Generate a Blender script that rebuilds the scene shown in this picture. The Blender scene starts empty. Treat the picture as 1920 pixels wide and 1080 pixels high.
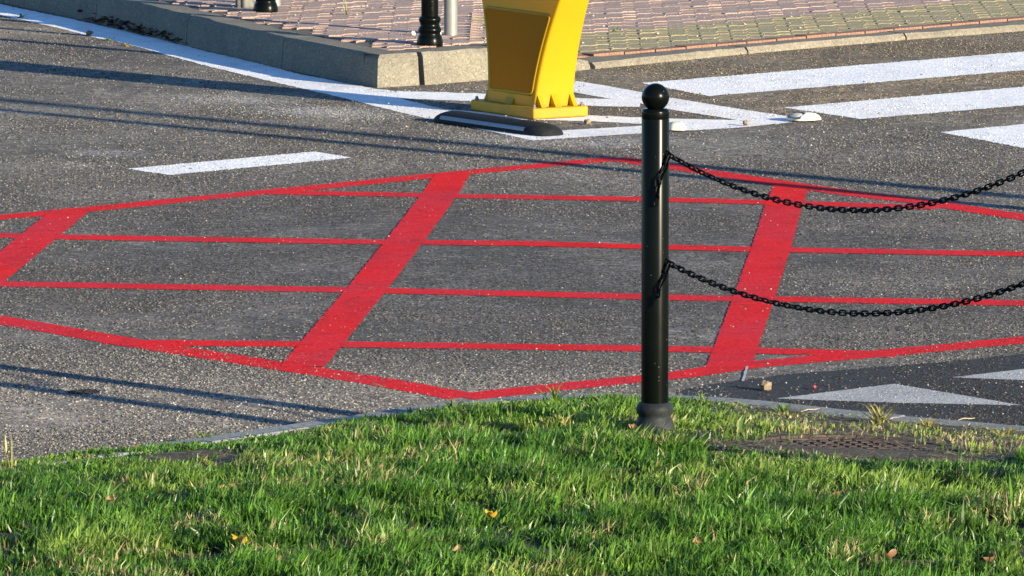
import bpy, math, random
import numpy as np
from mathutils import Vector, Matrix, noise

random.seed(7)
rng = np.random.default_rng(7)
S = bpy.context.scene
C = S.collection

# ------------------------------------------------------------------ camera, sky, sun, exposure
F_PX = 13500.0                      # focal length in photograph pixels (1920 wide)
CAM_H = 2.79
PITCH = math.atan(1600 / F_PX)
cam = bpy.data.cameras.new('camera')
cam.sensor_width = 36.0
cam.lens = 36.0 * F_PX / 1920.0
cam.clip_start = 0.1
cam.clip_end = 2000.0
co = bpy.data.objects.new('camera', cam)
C.objects.link(co)
co.location = (0, 0, CAM_H)
co.rotation_euler = (math.pi / 2 - PITCH, 0, 0)
S.camera = co

SUN_EL = math.radians(13.0)
SUN_AZ = math.atan2(0.718, -0.696)  # clockwise from +Y
w = bpy.data.worlds.new('World')
S.world = w
w.use_nodes = True
nt = w.node_tree
sky = nt.nodes.new('ShaderNodeTexSky')
sky.sky_type = 'NISHITA'
sky.sun_disc = False
sky.sun_elevation = SUN_EL
sky.sun_rotation = SUN_AZ
sky.air_density = 1.0
sky.dust_density = 0.1
sky.ozone_density = 5.0
bg = nt.nodes['Background']
bg.inputs['Strength'].default_value = 0.097
nt.links.new(sky.outputs[0], bg.inputs['Color'])

sun = bpy.data.lights.new('sun', 'SUN')
sun.energy = 5.0
sun.angle = math.radians(0.53)
sun.color = (1.0, 0.86, 0.62)
so = bpy.data.objects.new('sun', sun)
C.objects.link(so)
sd = Vector((math.sin(SUN_AZ) * math.cos(SUN_EL), math.cos(SUN_AZ) * math.cos(SUN_EL), math.sin(SUN_EL)))
so.rotation_euler = sd.to_track_quat('Z', 'Y').to_euler()
so.location = sd * 60

S.view_settings.view_transform = 'Standard'
S.view_settings.look = 'None'
S.view_settings.gamma = 1.0
S.view_settings.exposure = 1.42
S.view_settings.use_curve_mapping = False
S.render.engine = 'CYCLES'
S.cycles.max_bounces = 6


# ------------------------------------------------------------------ helpers
def at(x, y, z=0.0):
    """survey: ground position (at height z) of a point measured in the photograph"""
    dx = (x - 960) / F_PX
    dy = -(y - 540) / F_PX
    d = (dx, math.cos(PITCH) + dy * math.sin(PITCH), -math.sin(PITCH) + dy * math.cos(PITCH))
    t = (z - CAM_H) / d[2]
    return Vector((d[0] * t, d[1] * t, z))


def to_px(p):
    v = (p[0], p[1], p[2] - CAM_H)
    f = v[1] * math.cos(PITCH) - v[2] * math.sin(PITCH)
    u = v[1] * math.sin(PITCH) + v[2] * math.cos(PITCH)
    return 960 + F_PX * v[0] / f, 540 - F_PX * u / f


def smooth(a, b, x):
    t = min(1, max(0, (x - a) / (b - a)))
    return t * t * (3 - 2 * t)


class MB:
    def __init__(s):
        s.v = []
        s.f = []

    def add(s, vs, fs):
        b = len(s.v)
        s.v += [tuple(v) for v in vs]
        s.f += [tuple(i + b for i in f) for f in fs]

    def box(s, cx, cy, cz, sx, sy, sz, m=None):
        vs = [Vector((cx + i * sx / 2, cy + j * sy / 2, cz + k * sz / 2)) for i in (-1, 1) for j in (-1, 1) for k in (-1, 1)]
        if m:
            vs = [m @ v for v in vs]
        s.add(vs, [(0, 1, 3, 2), (4, 6, 7, 5), (0, 4, 5, 1), (2, 3, 7, 6), (0, 2, 6, 4), (1, 5, 7, 3)])

    def lathe(s, prof, n=32, o=(0, 0, 0)):
        vs = []
        for r, z in prof:
            for k in range(n):
                a = 2 * math.pi * k / n
                vs.append((o[0] + r * math.cos(a), o[1] + r * math.sin(a), o[2] + z))
        fs = []
        for i in range(len(prof) - 1):
            for k in range(n):
                k2 = (k + 1) % n
                fs.append((i * n + k, i * n + k2, (i + 1) * n + k2, (i + 1) * n + k))
        s.add(vs, fs)
        b = len(s.v) - len(vs)
        s.f.append(tuple(b + k for k in reversed(range(n))))
        s.f.append(tuple(b + (len(prof) - 1) * n + k for k in range(n)))

    def tube(s, pts, r, n=8, closed=False):
        pts = [Vector(p) for p in pts]
        N = len(pts)
        vs = []
        ref = None
        for i, p in enumerate(pts):
            if closed:
                t = (pts[(i + 1) % N] - pts[i - 1]).normalized()
            else:
                t = (pts[min(i + 1, N - 1)] - pts[max(i - 1, 0)]).normalized()
            if ref is None:
                ref = t.orthogonal().normalized()
            ref = (ref - t * ref.dot(t)).normalized()
            q = t.cross(ref)
            rr = r[i] if isinstance(r, (list, tuple)) else r
            for k in range(n):
                a = 2 * math.pi * k / n
                vs.append(p + (ref * math.cos(a) + q * math.sin(a)) * rr)
        fs = []
        M = N if closed else N - 1
        for i in range(M):
            j = (i + 1) % N
            for k in range(n):
                k2 = (k + 1) % n
                fs.append((i * n + k, i * n + k2, j * n + k2, j * n + k))
        s.add(vs, fs)
        if not closed:
            b = len(s.v) - len(vs)
            s.f.append(tuple(b + k for k in reversed(range(n))))
            s.f.append(tuple(b + (N - 1) * n + k for k in range(n)))

    def mesh(s, name, m, smoothed=False):
        me = bpy.data.meshes.new(name)
        me.from_pydata(s.v, [], s.f)
        if m:
            me.materials.append(m)
        if smoothed:
            me.polygons.foreach_set('use_smooth', [True] * len(me.polygons))
        me.update()
        return me

    def build(s, name, m, parent=None, smoothed=False, sharp=None, bevel=None):
        o = link(name, s.mesh(name, m, smoothed), parent)
        if smoothed and sharp:
            o.data.set_sharp_from_angle(angle=math.radians(sharp))
        if bevel:
            b = o.modifiers.new('bevel', 'BEVEL')
            b.width = bevel
            b.segments = 2
            b.limit_method = 'ANGLE'
            b.angle_limit = math.radians(35)
        return o


def link(name, me, parent=None, loc=None):
    o = bpy.data.objects.new(name, me)
    C.objects.link(o)
    if parent:
        o.parent = parent
    if loc is not None:
        o.location = loc
    return o


def empty(name, loc=(0, 0, 0), rz=0.0):
    o = bpy.data.objects.new(name, None)
    o.empty_display_size = 0.1
    C.objects.link(o)
    o.location = loc
    o.rotation_euler = (0, 0, rz)
    return o


def tag(o, label, cat, group=None, kind=None):
    o['label'] = label
    o['category'] = cat
    if group:
        o['group'] = group
    if kind:
        o['kind'] = kind
    return o


def structure(o):
    o['kind'] = 'structure'
    return o


def copy_tree(o, parent=None):
    c = o.copy()
    C.objects.link(c)
    c.parent = parent
    for ch in list(o.children):
        copy_tree(ch, c)
    return c


# ------------------------------------------------------------------ materials
class Mat:
    def __init__(s, name):
        s.m = bpy.data.materials.new(name)
        s.m.use_nodes = True
        s.t = s.m.node_tree
        s.b = s.t.nodes['Principled BSDF']
        s.out = s.t.nodes['Material Output']

    def n(s, typ, **kw):
        nd = s.t.nodes.new(typ)
        for k, v in kw.items():
            if k in nd.inputs:
                nd.inputs[k].default_value = v
            else:
                setattr(nd, k, v)
        return nd

    def l(s, a, b):
        s.t.links.new(a, b)

    def coord(s, out='Object'):
        return s.n('ShaderNodeTexCoord').outputs[out]

    def scaled(s, vec, sc, loc=(0, 0, 0), rot=(0, 0, 0)):
        m = s.n('ShaderNodeMapping')
        m.inputs['Scale'].default_value = sc
        m.inputs['Location'].default_value = loc
        m.inputs['Rotation'].default_value = rot
        s.l(vec, m.inputs['Vector'])
        return m.outputs[0]

    def noise(s, vec, scale, detail=3, rough=0.55):
        nd = s.n('ShaderNodeTexNoise')
        nd.inputs['Scale'].default_value = scale
        nd.inputs['Detail'].default_value = detail
        nd.inputs['Roughness'].default_value = rough
        s.l(vec, nd.inputs['Vector'])
        return nd.outputs['Fac']

    def voro(s, vec, scale, feature='F1', rnd=1.0):
        nd = s.n('ShaderNodeTexVoronoi')
        nd.feature = feature
        nd.inputs['Scale'].default_value = scale
        nd.inputs['Randomness'].default_value = rnd
        s.l(vec, nd.inputs['Vector'])
        return nd

    def ramp(s, fac, stops, interp='LINEAR'):
        r = s.n('ShaderNodeValToRGB')
        cr = r.color_ramp
        cr.interpolation = interp
        while len(cr.elements) < len(stops):
            cr.elements.new(0.5)
        for e, (p, c) in zip(cr.elements, stops):
            e.position = p
            if not isinstance(c, (tuple, list)):
                c = (c, c, c)
            e.color = tuple(c) + (1,)
        s.l(fac, r.inputs['Fac'])
        return r.outputs['Color']

    def mix(s, fac, a, b, mode='MIX'):
        m = s.n('ShaderNodeMix', data_type='RGBA', blend_type=mode)
        for sock, v in ((m.inputs[0], fac), (m.inputs[6], a), (m.inputs[7], b)):
            if hasattr(v, 'is_linked'):
                s.l(v, sock)
            elif isinstance(v, (tuple, list)):
                sock.default_value = tuple(v) + (1,)
            else:
                sock.default_value = v
        return m.outputs[2]

    def math(s, op, a, b=0.0, clamp=False):
        m = s.n('ShaderNodeMath', operation=op, use_clamp=clamp)
        for sock, v in ((m.inputs[0], a), (m.inputs[1], b)):
            if hasattr(v, 'is_linked'):
                s.l(v, sock)
            else:
                sock.default_value = v
        return m.outputs[0]

    def bump(s, h, strength=0.5, dist=0.01):
        b = s.n('ShaderNodeBump')
        b.inputs['Strength'].default_value = strength
        b.inputs['Distance'].default_value = dist
        s.l(h, b.inputs['Height'])
        s.l(b.outputs[0], s.b.inputs['Normal'])

    def set(s, col=None, rough=0.7, metal=0.0, spec=0.5):
        if col is not None:
            if hasattr(col, 'is_linked'):
                s.l(col, s.b.inputs['Base Color'])
            else:
                s.b.inputs['Base Color'].default_value = tuple(col) + (1,)
        if hasattr(rough, 'is_linked'):
            s.l(rough, s.b.inputs['Roughness'])
        else:
            s.b.inputs['Roughness'].default_value = rough
        s.b.inputs['Metallic'].default_value = metal
        s.b.inputs['Specular IOR Level'].default_value = spec
        return s.m

    def blob(s, vec, cx, cy, rx, ry, rot=0.0):
        """soft stain mask: 1 in the middle of an ellipse on the ground, 0 outside"""
        v = s.n('ShaderNodeVectorMath', operation='SUBTRACT')
        s.l(vec, v.inputs[0])
        v.inputs[1].default_value = (cx, cy, 0)
        r = s.n('ShaderNodeVectorRotate', rotation_type='Z_AXIS')
        s.l(v.outputs[0], r.inputs['Vector'])
        r.inputs['Angle'].default_value = -rot
        m = s.n('ShaderNodeVectorMath', operation='MULTIPLY')
        s.l(r.outputs[0], m.inputs[0])
        m.inputs[1].default_value = (1 / rx, 1 / ry, 0)
        ln = s.n('ShaderNodeVectorMath', operation='LENGTH')
        s.l(m.outputs[0], ln.inputs[0])
        mr = s.n('ShaderNodeMapRange', interpolation_type='SMOOTHSTEP')
        s.l(ln.outputs['Value'], mr.inputs['Value'])
        mr.inputs['From Min'].default_value = 0.0
        mr.inputs['From Max'].default_value = 1.0
        mr.inputs['To Min'].default_value = 1.0
        mr.inputs['To Max'].default_value = 0.0
        return mr.outputs[0]


DUST = [(600, 210, .55, .32, -.75, .8), (450, 188, .5, .25, -.8, .45), (200, 287, .28, .22, -.5, .4), (150, 310, .2, .12, -.3, .3),
        (1110, 268, .6, .33, .1, .5), (960, 262, .42, .22, -.5, .45), (1640, 285, .35, .2, .0, .12)]


def asphalt(name, fine_dark=1.0, stains=True, new=False):
    M = Mat(name)
    co_ = M.coord()
    flat = M.scaled(co_, (1, 1, 0))
    g1 = M.voro(flat, 85)           # ~12 mm chippings
    g2 = M.voro(flat, 34)           # coarse stones
    sep = M.n('ShaderNodeSeparateColor')
    M.l(g1.outputs['Color'], sep.inputs[0])
    sep2 = M.n('ShaderNodeSeparateColor')
    M.l(g2.outputs['Color'], sep2.inputs[0])
    k = fine_dark
    grain = M.ramp(sep.outputs[0], [(0.0, (.03 * k, .032 * k, .036 * k)), (.45, (.085 * k, .086 * k, .09 * k)),
                                    (.8, (.15 * k, .15 * k, .148 * k)), (.95, (.3 * k, .29 * k, .27 * k)), (1, (.6 * k, .57 * k, .52 * k))])
    coarse = M.ramp(sep2.outputs[0], [(0, (.045 * k, .048 * k, .055 * k)), (.6, (.105 * k, .105 * k, .107 * k)),
                                      (.88, (.17 * k, .165 * k, .155 * k)), (.97, (.42 * k, .39 * k, .34 * k))])
    col = M.mix(.5, grain, coarse)
    col = M.mix(.5, col, (.105 * k, .105 * k, .107 * k))
    # bitumen-rich smooth patches and rougher open patches
    big = M.noise(flat, .9, 4, .6)
    mid = M.noise(M.scaled(flat, (1.0, .55, 1)), 3.2, 4, .65)
    tone = M.math('ADD', M.math('MULTIPLY', big, .6), M.math('MULTIPLY', mid, .4))
    if new:
        col = M.mix(.75, col, (.036, .040, .046))
        col = M.mix(1.0, col, M.ramp(tone, [(.3, .8), (.7, 1.15)]), 'MULTIPLY')
    else:
        col = M.mix(1.0, col, M.ramp(tone, [(.36, .62), (.5, .95), (.64, 1.5)]), 'MULTIPLY')
    if stains:
        # older, browner surfacing round the crossing and the island
        warm = M.blob(flat, 2.2, 31.6, 3.6, 3.2)
        warm = M.math('MULTIPLY', M.math('MULTIPLY', warm, 1.6, True), M.ramp(M.noise(flat, 2.4, 4, .6), [(.3, .3), (.6, 1)]))
        col = M.mix(M.math('MULTIPLY', warm, .75), col, M.mix(1.0, col, (1.45, 1.2, .86), 'MULTIPLY'))
        tan = M.blob(flat, -2.3, 34.0, 1.0, 1.0)
        col = M.mix(M.math('MULTIPLY', tan, .5), col, M.mix(1.0, col, (1.6, 1.35, 1.0), 'MULTIPLY'))
        q = at(880, 500)
        worn_ = M.math('MULTIPLY', M.math('MULTIPLY', M.blob(flat, q.x, q.y, 2.7, 3.5), 1.7, True), M.ramp(M.noise(flat, 1.1, 4, .6), [(.25, .45), (.65, 1)]))
        col = M.mix(1.0, col, (1.4, 1.3, 1.17), 'MULTIPLY')
        col = M.mix(worn_, col, M.mix(1.0, col, (.64, .655, .69), 'MULTIPLY'))
        smear = M.ramp(M.noise(M.scaled(flat, (1.0, .35, 1)), 4.5, 5, .7), [(.5, 1.0), (.7, .74)])
        col = M.mix(1.0, col, smear, 'MULTIPLY')
        q = at(480, 750)
        rough_ = M.math('MULTIPLY', M.math('MULTIPLY', M.blob(flat, q.x, q.y, 2.2, 1.3), 1.5, True), M.ramp(M.noise(flat, 2.0, 4, .6), [(.25, .4), (.6, 1)]))
        col = M.mix(rough_, col, M.mix(1.0, col, (1.5, 1.4, 1.3), 'MULTIPLY'))
        # overspray of white marking paint left on the chippings
        dust = None
        for (px, py, rx, ry, rot, amt) in DUST:
            p = at(px, py)
            b = M.math('MULTIPLY', M.blob(flat, p.x, p.y, rx, ry, rot), amt)
            dust = b if dust is None else M.math('MAXIMUM', dust, b)
        gate = M.ramp(M.math('ADD', M.math('MULTIPLY', sep.outputs[1], .5), M.math('MULTIPLY', M.noise(flat, 30, 2), .5)), [(.3, 0), (.68, 1)])
        dust = M.math('MULTIPLY', dust, gate, True)
        col = M.mix(dust, col, (.62, .63, .65))
        # a small dark elliptical spot on the surface
        p = at(157, 735)
        dark_spot = M.ramp(M.blob(flat, p.x, p.y, .075, .085), [(.1, 0), (.4, 1)])
        col = M.mix(M.math('MULTIPLY', dark_spot, .75), col, (.018, .02, .026))
    h = M.math('ADD', M.math('MULTIPLY', M.math('SUBTRACT', 1.0, g1.outputs['Distance']), .6),
               M.math('MULTIPLY', M.math('SUBTRACT', 1.0, g2.outputs['Distance']), .6))
    h = M.math('ADD', h, M.math('MULTIPLY', sep.outputs[2], .35))
    M.bump(h, .45 if not new else .2, .004)
    return M.set(col, .95, 0, .12)


def paint(name, colr, wear, worn, tint):
    M = Mat(name)
    flat = M.scaled(M.coord(), (1, 1, 0))
    g = M.voro(flat, 70)
    sep = M.n('ShaderNodeSeparateColor')
    M.l(g.outputs['Color'], sep.inputs[0])
    patch = M.noise(flat, 1.6, 4, .6)
    col = M.mix(M.ramp(patch, [(.38, 0), (.62, 1)]), colr, tint)
    col = M.mix(1.0, col, M.ramp(M.noise(flat, 14, 3), [(.3, .88), (.7, 1.06)]), 'MULTIPLY')
    col = M.mix(1.0, col, M.ramp(M.noise(M.scaled(flat, (1, .5, 1)), 3.5, 5, .7), [(.48, 1.0), (.72, .8)]), 'MULTIPLY')
    chip = M.math('ADD', M.math('MULTIPLY', sep.outputs[0], .75), M.math('MULTIPLY', M.noise(flat, 5, 3), .35))
    m = M.ramp(chip, [(wear - .05, 1), (wear + .04, 0)])
    col = M.mix(M.math('MULTIPLY', m, .8), col, worn)
    M.bump(M.math('SUBTRACT', 1.0, g.outputs['Distance']), .35, .003)
    return M.set(col, .9, 0, .05)


def plain(name, col, rough=.6, metal=0., var=.12, scale=20, bump=0., bscale=60, spec=.5, bdist=.004):
    M = Mat(name)
    c = M.coord()
    n = M.noise(c, scale, 4, .6)
    cc = M.mix(1.0, col, M.ramp(n, [(.3, 1 - var), (.7, 1 + var)]), 'MULTIPLY')
    if bump:
        M.bump(M.noise(c, bscale, 4, .65), bump, bdist)
    return M.set(cc, rough, metal, spec)


def concrete(name, base, dirt):
    M = Mat(name)
    c = M.coord()
    n1 = M.noise(c, 5, 5, .65)
    col = M.mix(M.ramp(n1, [(.38, 0), (.7, 1)]), base, dirt)
    g = M.voro(c, 160)
    sep = M.n('ShaderNodeSeparateColor')
    M.l(g.outputs['Color'], sep.inputs[0])
    col = M.mix(1.0, col, M.ramp(sep.outputs[0], [(0, .7), (.5, 1), (.97, 1.15), (1, 1.7)]), 'MULTIPLY')
    M.bump(M.math('ADD', M.noise(c, 90, 4, .7), M.math('MULTIPLY', M.noise(c, 9, 3), 1.5)), .35, .006)
    return M.set(col, .9, 0, .2)


def black_paint(name, dusty=False):
    M = Mat(name)
    c = M.coord()
    n = M.noise(c, 9, 4, .65)
    sp = M.voro(c, 90)
    spk = M.ramp(sp.outputs['Distance'], [(.05, 1), (.11, 0)])
    sep = M.n('ShaderNodeSeparateColor')
    M.l(sp.outputs['Color'], sep.inputs[0])
    spk = M.math('MULTIPLY', spk, M.ramp(sep.outputs[0], [(.9, 0), (.93, 1)]))
    if dusty:
        col = M.mix(M.ramp(n, [(.35, .1), (.65, .8)]), (.006, .008, .009), (.04, .045, .05))
        r = .55
    else:
        col = M.mix(M.ramp(n, [(.5, 0), (.8, .25)]), (.0018, .0028, .0022), (.007, .0085, .0075))
        r = M.math('ADD', M.math('MULTIPLY', n, .1), .2)
    col = M.mix(M.math('MULTIPLY', spk, .7), col, (.32, .32, .28))
    return M.set(col, r, 0, .1)


m_road = asphalt('asphalt')
m_new = asphalt('newer_asphalt', .5, False, True)
m_red = paint('red_paint', (.66, .018, .02), .2, (.1, .03, .03), (.56, .028, .042))
m_white = paint('white_paint', (.80, .81, .83), .1, (.25, .23, .2), (.74, .75, .77))
m_zebra = paint('crossing_paint', (.80, .81, .83), .075, (.3, .26, .22), (.76, .77, .8))
m_grey = paint('grey_paint', (.40, .41, .415), .1, (.2, .2, .2), (.36, .37, .375))
m_kerb = concrete('kerb_concrete', (.19, .175, .142), (.145, .133, .11))
m_kerbg = concrete('edging_concrete', (.22, .24, .25), (.17, .185, .19))
m_lowkerb = concrete('low_kerb_concrete', (.2, .18, .145), (.15, .135, .11))
m_pred = concrete('red_paver', (.37, .275, .235), (.31, .225, .19))
m_pyel = concrete('yellow_paver', (.315, .275, .165), (.255, .22, .13))
m_brick = concrete('edging_brick', (.25, .145, .105), (.2, .115, .085))
m_bed = plain('jointing_sand', (.07, .06, .05), .95, 0, .3, 40)
m_soil = plain('soil', (.048, .034, .021), .95, 0, .5, 30, 1.0, 70, bdist=.012)
m_black = black_paint('black_enamel')
m_dusty = black_paint('dusty_black_enamel', True)
m_chain = plain('black_chain', (.004, .0045, .0045), .5, 0, .2, 60, spec=.12)
m_steel = plain('galvanised_steel', (.2, .205, .2), .55, .3, .1, 30)
m_rust = plain('rusty_iron', (.05, .03, .021), .75, .2, .4, 45, .5, 120)
m_rub = plain('black_rubber', (.012, .014, .016), .7, 0, .3, 25, .3, 120, spec=.15)
m_refl = plain('reflective_strip', (.2, .22, .25), .45, 0, .08, 40)
m_cream = plain('cream_plastic', (.62, .56, .44), .55, 0, .1, 60)
m_lens = plain('reflector_lens', (.03, .05, .09), .15, 0, .2, 60)
m_wood = plain('weathered_wood', (.12, .118, .11), .9, 0, .45, 30, .8, 50)
m_stone = plain('tan_stone', (.2, .155, .105), .9, 0, .3, 60, .6, 90)
m_panel = plain('brown_panel', (.42, .15, .012), .8, 0, .08, 400, spec=.03)
m_bolt = plain('bolt_steel', (.2, .17, .14), .5, .5, .3, 80)


def yellow_plastic():
    M = Mat('yellow_plastic')
    c = M.coord()
    n = M.noise(c, 6, 4, .6)
    col = M.mix(M.ramp(n, [(.4, 0), (.75, .5)]), (.62, .385, .005), (.56, .34, .005))
    low = M.n('ShaderNodeSeparateXYZ')
    M.l(c, low.inputs[0])
    dirt = M.math('MULTIPLY', M.ramp(low.outputs['Z'], [(.0, .6), (.055, .35), (.062, 0)]), M.ramp(M.noise(c, 14, 4), [(.3, .2), (.7, 1)]))
    col = M.mix(dirt, col, (.33, .23, .05))
    M.set(col, .42, 0, .4)
    tr = M.n('ShaderNodeBsdfTranslucent')
    M.l(col, tr.inputs['Color'])
    mx = M.n('ShaderNodeMixShader')
    mx.inputs[0].default_value = .42
    M.l(M.b.outputs[0], mx.inputs[1])
    M.l(tr.outputs[0], mx.inputs[2])
    M.l(mx.outputs[0], M.out.inputs['Surface'])
    return M.m


m_yel = yellow_plastic()


def leafy(name, attr=None, col=(.1, .2, .03), trans=.35, rough=.5):
    M = Mat(name)
    if attr:
        a = M.n('ShaderNodeAttribute', attribute_name=attr)
        c = a.outputs['Color']
    else:
        c = M.mix(1.0, col, M.ramp(M.noise(M.coord(), 90, 3), [(.3, .7), (.7, 1.2)]), 'MULTIPLY')
    M.set(c, rough, 0, .35)
    tr = M.n('ShaderNodeBsdfTranslucent')
    M.l(c, tr.inputs['Color'])
    mx = M.n('ShaderNodeMixShader')
    mx.inputs[0].default_value = trans
    M.l(M.b.outputs[0], mx.inputs[1])
    M.l(tr.outputs[0], mx.inputs[2])
    M.l(mx.outputs[0], M.out.inputs['Surface'])
    return M.m


m_grass = leafy('grass_blade', 'blade', trans=.42, rough=.38)
m_leaf_tan = leafy('tan_leaf', None, (.30, .19, .09), .25)
m_leaf_yel = leafy('yellow_leaf', None, (.55, .34, .03), .3)
m_leaf_brn = leafy('brown_leaf', None, (.2, .1, .05), .2)
m_straw = leafy('straw', None, (.5, .42, .25), .2)
m_weed = leafy('weed_leaf', None, (.12, .2, .05), .3)
m_litter = leafy('litter', 'blade')
m_chip = Mat('chippings')
m_chip.set(m_chip.n('ShaderNodeAttribute', attribute_name='blade').outputs['Color'], .9, 0, .15)
m_chip = m_chip.m

# ------------------------------------------------------------------ the road
road = MB()
road.add([(-150, 15, 0), (150, 15, 0), (150, 300, 0), (-150, 300, 0)], [(0, 1, 2, 3)])
road = structure(road.build('road', m_road))


def poly_at(pts, x):
    for (x0, y0), (x1, y1) in zip(pts, pts[1:]):
        if x0 <= x <= x1:
            return y0 + (y1 - y0) * (x - x0) / (x1 - x0)
    return pts[-1][1] if x > pts[-1][0] else pts[0][1]


PAINTED = []                        # (kind, data, colour) of every painted shape, for the chippings below
PCOL = {'red_paint': (.60, .02, .028), 'white_paint': (.78, .79, .81), 'crossing_paint': (.78, .79, .81), 'grey_paint': (.40, .41, .415)}


def ribbon(name, pts, width, z, mat, jag=.004, step=.02):
    """painted line along surveyed points with slightly ragged edges"""
    P = [at(*p) for p in pts]
    PAINTED.append(('line', (P, width), mat))
    cs = []
    for a, b in zip(P, P[1:]):
        n = max(1, int((b - a).length / step))
        cs += [a.lerp(b, i / n) for i in range(n)]
    cs.append(P[-1])
    L, R = [], []
    for i, p in enumerate(cs):
        t = (cs[min(i + 3, len(cs) - 1)] - cs[max(i - 3, 0)])
        t.z = 0
        t.normalize()
        nrm = Vector((-t.y, t.x, 0))
        w1 = width / 2 + jag * (noise.noise(p * 37) + random.uniform(-.6, .6))
        w2 = width / 2 + jag * (noise.noise(p * 41 + Vector((9, 4, 2))) + random.uniform(-.6, .6))
        L.append((p.x + nrm.x * w1, p.y + nrm.y * w1, z))
        R.append((p.x - nrm.x * w2, p.y - nrm.y * w2, z))
    m = MB()
    n = len(cs)
    m.add(L + R, [(n + i, n + i + 1, i + 1, i) for i in range(n - 1)])
    return m.build(name, mat, road)


def band(name, xs, up, lo, z, mat, jag=.004, step=6):
    """painted area between two surveyed edges"""
    PAINTED.append(('area', [at(a, b) for a, b in zip(xs, up)] + [at(a, b) for a, b in reversed(list(zip(xs, lo)))], mat))
    x = xs[0]
    X = []
    while x < xs[-1]:
        X.append(x)
        x += step
    X.append(xs[-1])
    U, Lo = [], []
    for x in X:
        a = at(x, poly_at(list(zip(xs, up)), x))
        b = at(x, poly_at(list(zip(xs, lo)), x))
        ja = Vector((0, jag * 3 * (noise.noise(a * 23) + random.uniform(-.5, .5)), 0))
        jb = Vector((0, jag * 3 * (noise.noise(b * 23) + random.uniform(-.5, .5)), 0))
        a += ja
        b += jb
        U.append((a.x, a.y, z))
        Lo.append((b.x, b.y, z))
    m = MB()
    n = len(X)
    m.add(U + Lo, [(n + i, n + i + 1, i + 1, i) for i in range(n - 1)])
    return m.build(name, mat, road)


def slab(name, pts, z, mat, jag=.004, step=.02, parent=None):
    P = [at(*p) for p in pts]
    PAINTED.append(('area', P, mat))
    out = []
    for a, b in zip(P, P[1:] + P[:1]):
        n = max(1, int((b - a).length / step))
        for i in range(n):
            p = a.lerp(b, i / n)
            d = (b - a).normalized()
            nn = Vector((-d.y, d.x, 0)) * jag * (noise.noise(p * 33) + random.uniform(-.5, .5))
            out.append((p.x + nn.x, p.y + nn.y, z))
    m = MB()
    m.add(out, [tuple(reversed(range(len(out))))])
    o = m.build(name, mat, parent or road)
    if o.data.polygons[0].normal.z < 0:
        o.data.flip_normals()
    return o


# dark newer surfacing along the side road's mouth
slab('newer_surfacing', [(2500, 610), (1920, 664), (1768, 679), (1622, 690), (1477, 702), (1360, 716), (1270, 733), (1290, 760), (1500, 785), (1920, 830), (2500, 900)], .0007, m_new, .012)

# red box: four sides, three broad bars, four thin lines
ribbon('red_box_side', [(-420, 449), (0, 408), (155, 394), (333, 376), (640, 347), (880, 323), (1157, 298)], .13, .0012, m_red)
ribbon('red_box_side', [(1150, 297.5), (1251, 312), (1450, 342), (1600, 364), (1733, 379), (1920, 408), (2400, 483)], .13, .0015, m_red)
ribbon('red_box_side', [(-420, 538), (0, 600), (250, 644), (533, 688), (700, 714), (873, 745)], .135, .0012, m_red)
ribbon('red_box_side', [(866, 745.5), (1040, 727), (1200, 711), (1280, 703), (1400, 685), (1633, 665), (1920, 638), (2400, 592)], .135, .0015, m_red)
ribbon('red_bar', [(134, 394), (75, 442), (-60, 552)], .14, .0021, m_red)
ribbon('red_bar', [(848, 328), (823, 367), (757, 455), (684, 547), (567, 688)], .136, .0021, m_red)
ribbon('red_bar', [(1484, 349), (1471, 382), (1445, 467), (1413, 560), (1366, 690)], .136, .0021, m_red)
ribbon('red_line', [(505, 361), (853, 368), (1200, 374), (1440, 380), (1600, 385), (1760, 390)], .145, .0018, m_red)
ribbon('red_line', [(-240, 437), (0, 442), (107, 445), (640, 453.5), (1000, 457.5), (1200, 463), (1410, 468), (1920, 477), (2350, 486)], .147, .0018, m_red)
ribbon('red_line', [(-330, 527), (0, 533), (640, 544), (1000, 552), (1280, 559), (1920, 569), (2350, 577)], .147, .0018, m_red)
ribbon('red_line', [(230, 643), (560, 646), (640, 646.5), (1200, 654), (1410, 658), (1660, 665)], .14, .0018, m_red)
ribbon('chalk_line', [(1393, 716), (1401, 688)], .008, .0026, m_grey, .002)

# white lines of the edge and the painted island
band('white_edge_line', [-150, 0, 60, 120, 183, 230, 300, 380, 483, 560, 640, 706, 747],
     [-27, 8, 21, 33, 47, 57, 74, 95, 119, 139, 155, 167, 172], [-5, 28, 42, 55, 72, 80, 100, 122, 147, 165, 183, 200, 210], .0012, m_white, .008)
band('white_island_line', [745, 910, 1073, 1141, 1200], [171, 176, 184, 186, 190], [185, 191, 198, 200, 201], .0015, m_white)
band('white_island_line', [1040, 1068, 1141, 1197, 1254, 1387, 1481, 1500], [145, 150, 162, 172, 183, 205, 219, 223], [167, 172, 185, 194, 205, 226, 230, 230], .0012, m_white)
band('white_island_line', [745, 831, 881, 960], [184, 205, 209, 214], [210, 229, 232, 224], .0015, m_white)
band('white_island_line', [940, 1029, 1106, 1200, 1252, 1387], [215, 216, 217, 221, 223, 226], [224, 226, 228, 233, 235, 228], .0018, m_white)
band('white_island_line', [845, 920, 997, 1043, 1200, 1284, 1387, 1485], [231, 241, 249, 246, 237, 232, 227, 226], [232, 247, 264, 261, 251, 246, 240, 230], .0021, m_white)
slab('lane_dash', [(238, 317), (318, 328.5), (660, 296), (590, 284.5)], .0012, m_white)
slab('zebra_stripe', [(1202, 156), (1329, 180.5), (1920, 132), (2300, 101), (2300, 69), (1920, 97), (1387, 141)], .0012, m_zebra, .01)
slab('zebra_stripe', [(1470, 202), (1613, 223.5), (1920, 198), (2300, 167), (2300, 131), (1920, 163)], .0012, m_zebra, .01)
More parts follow.
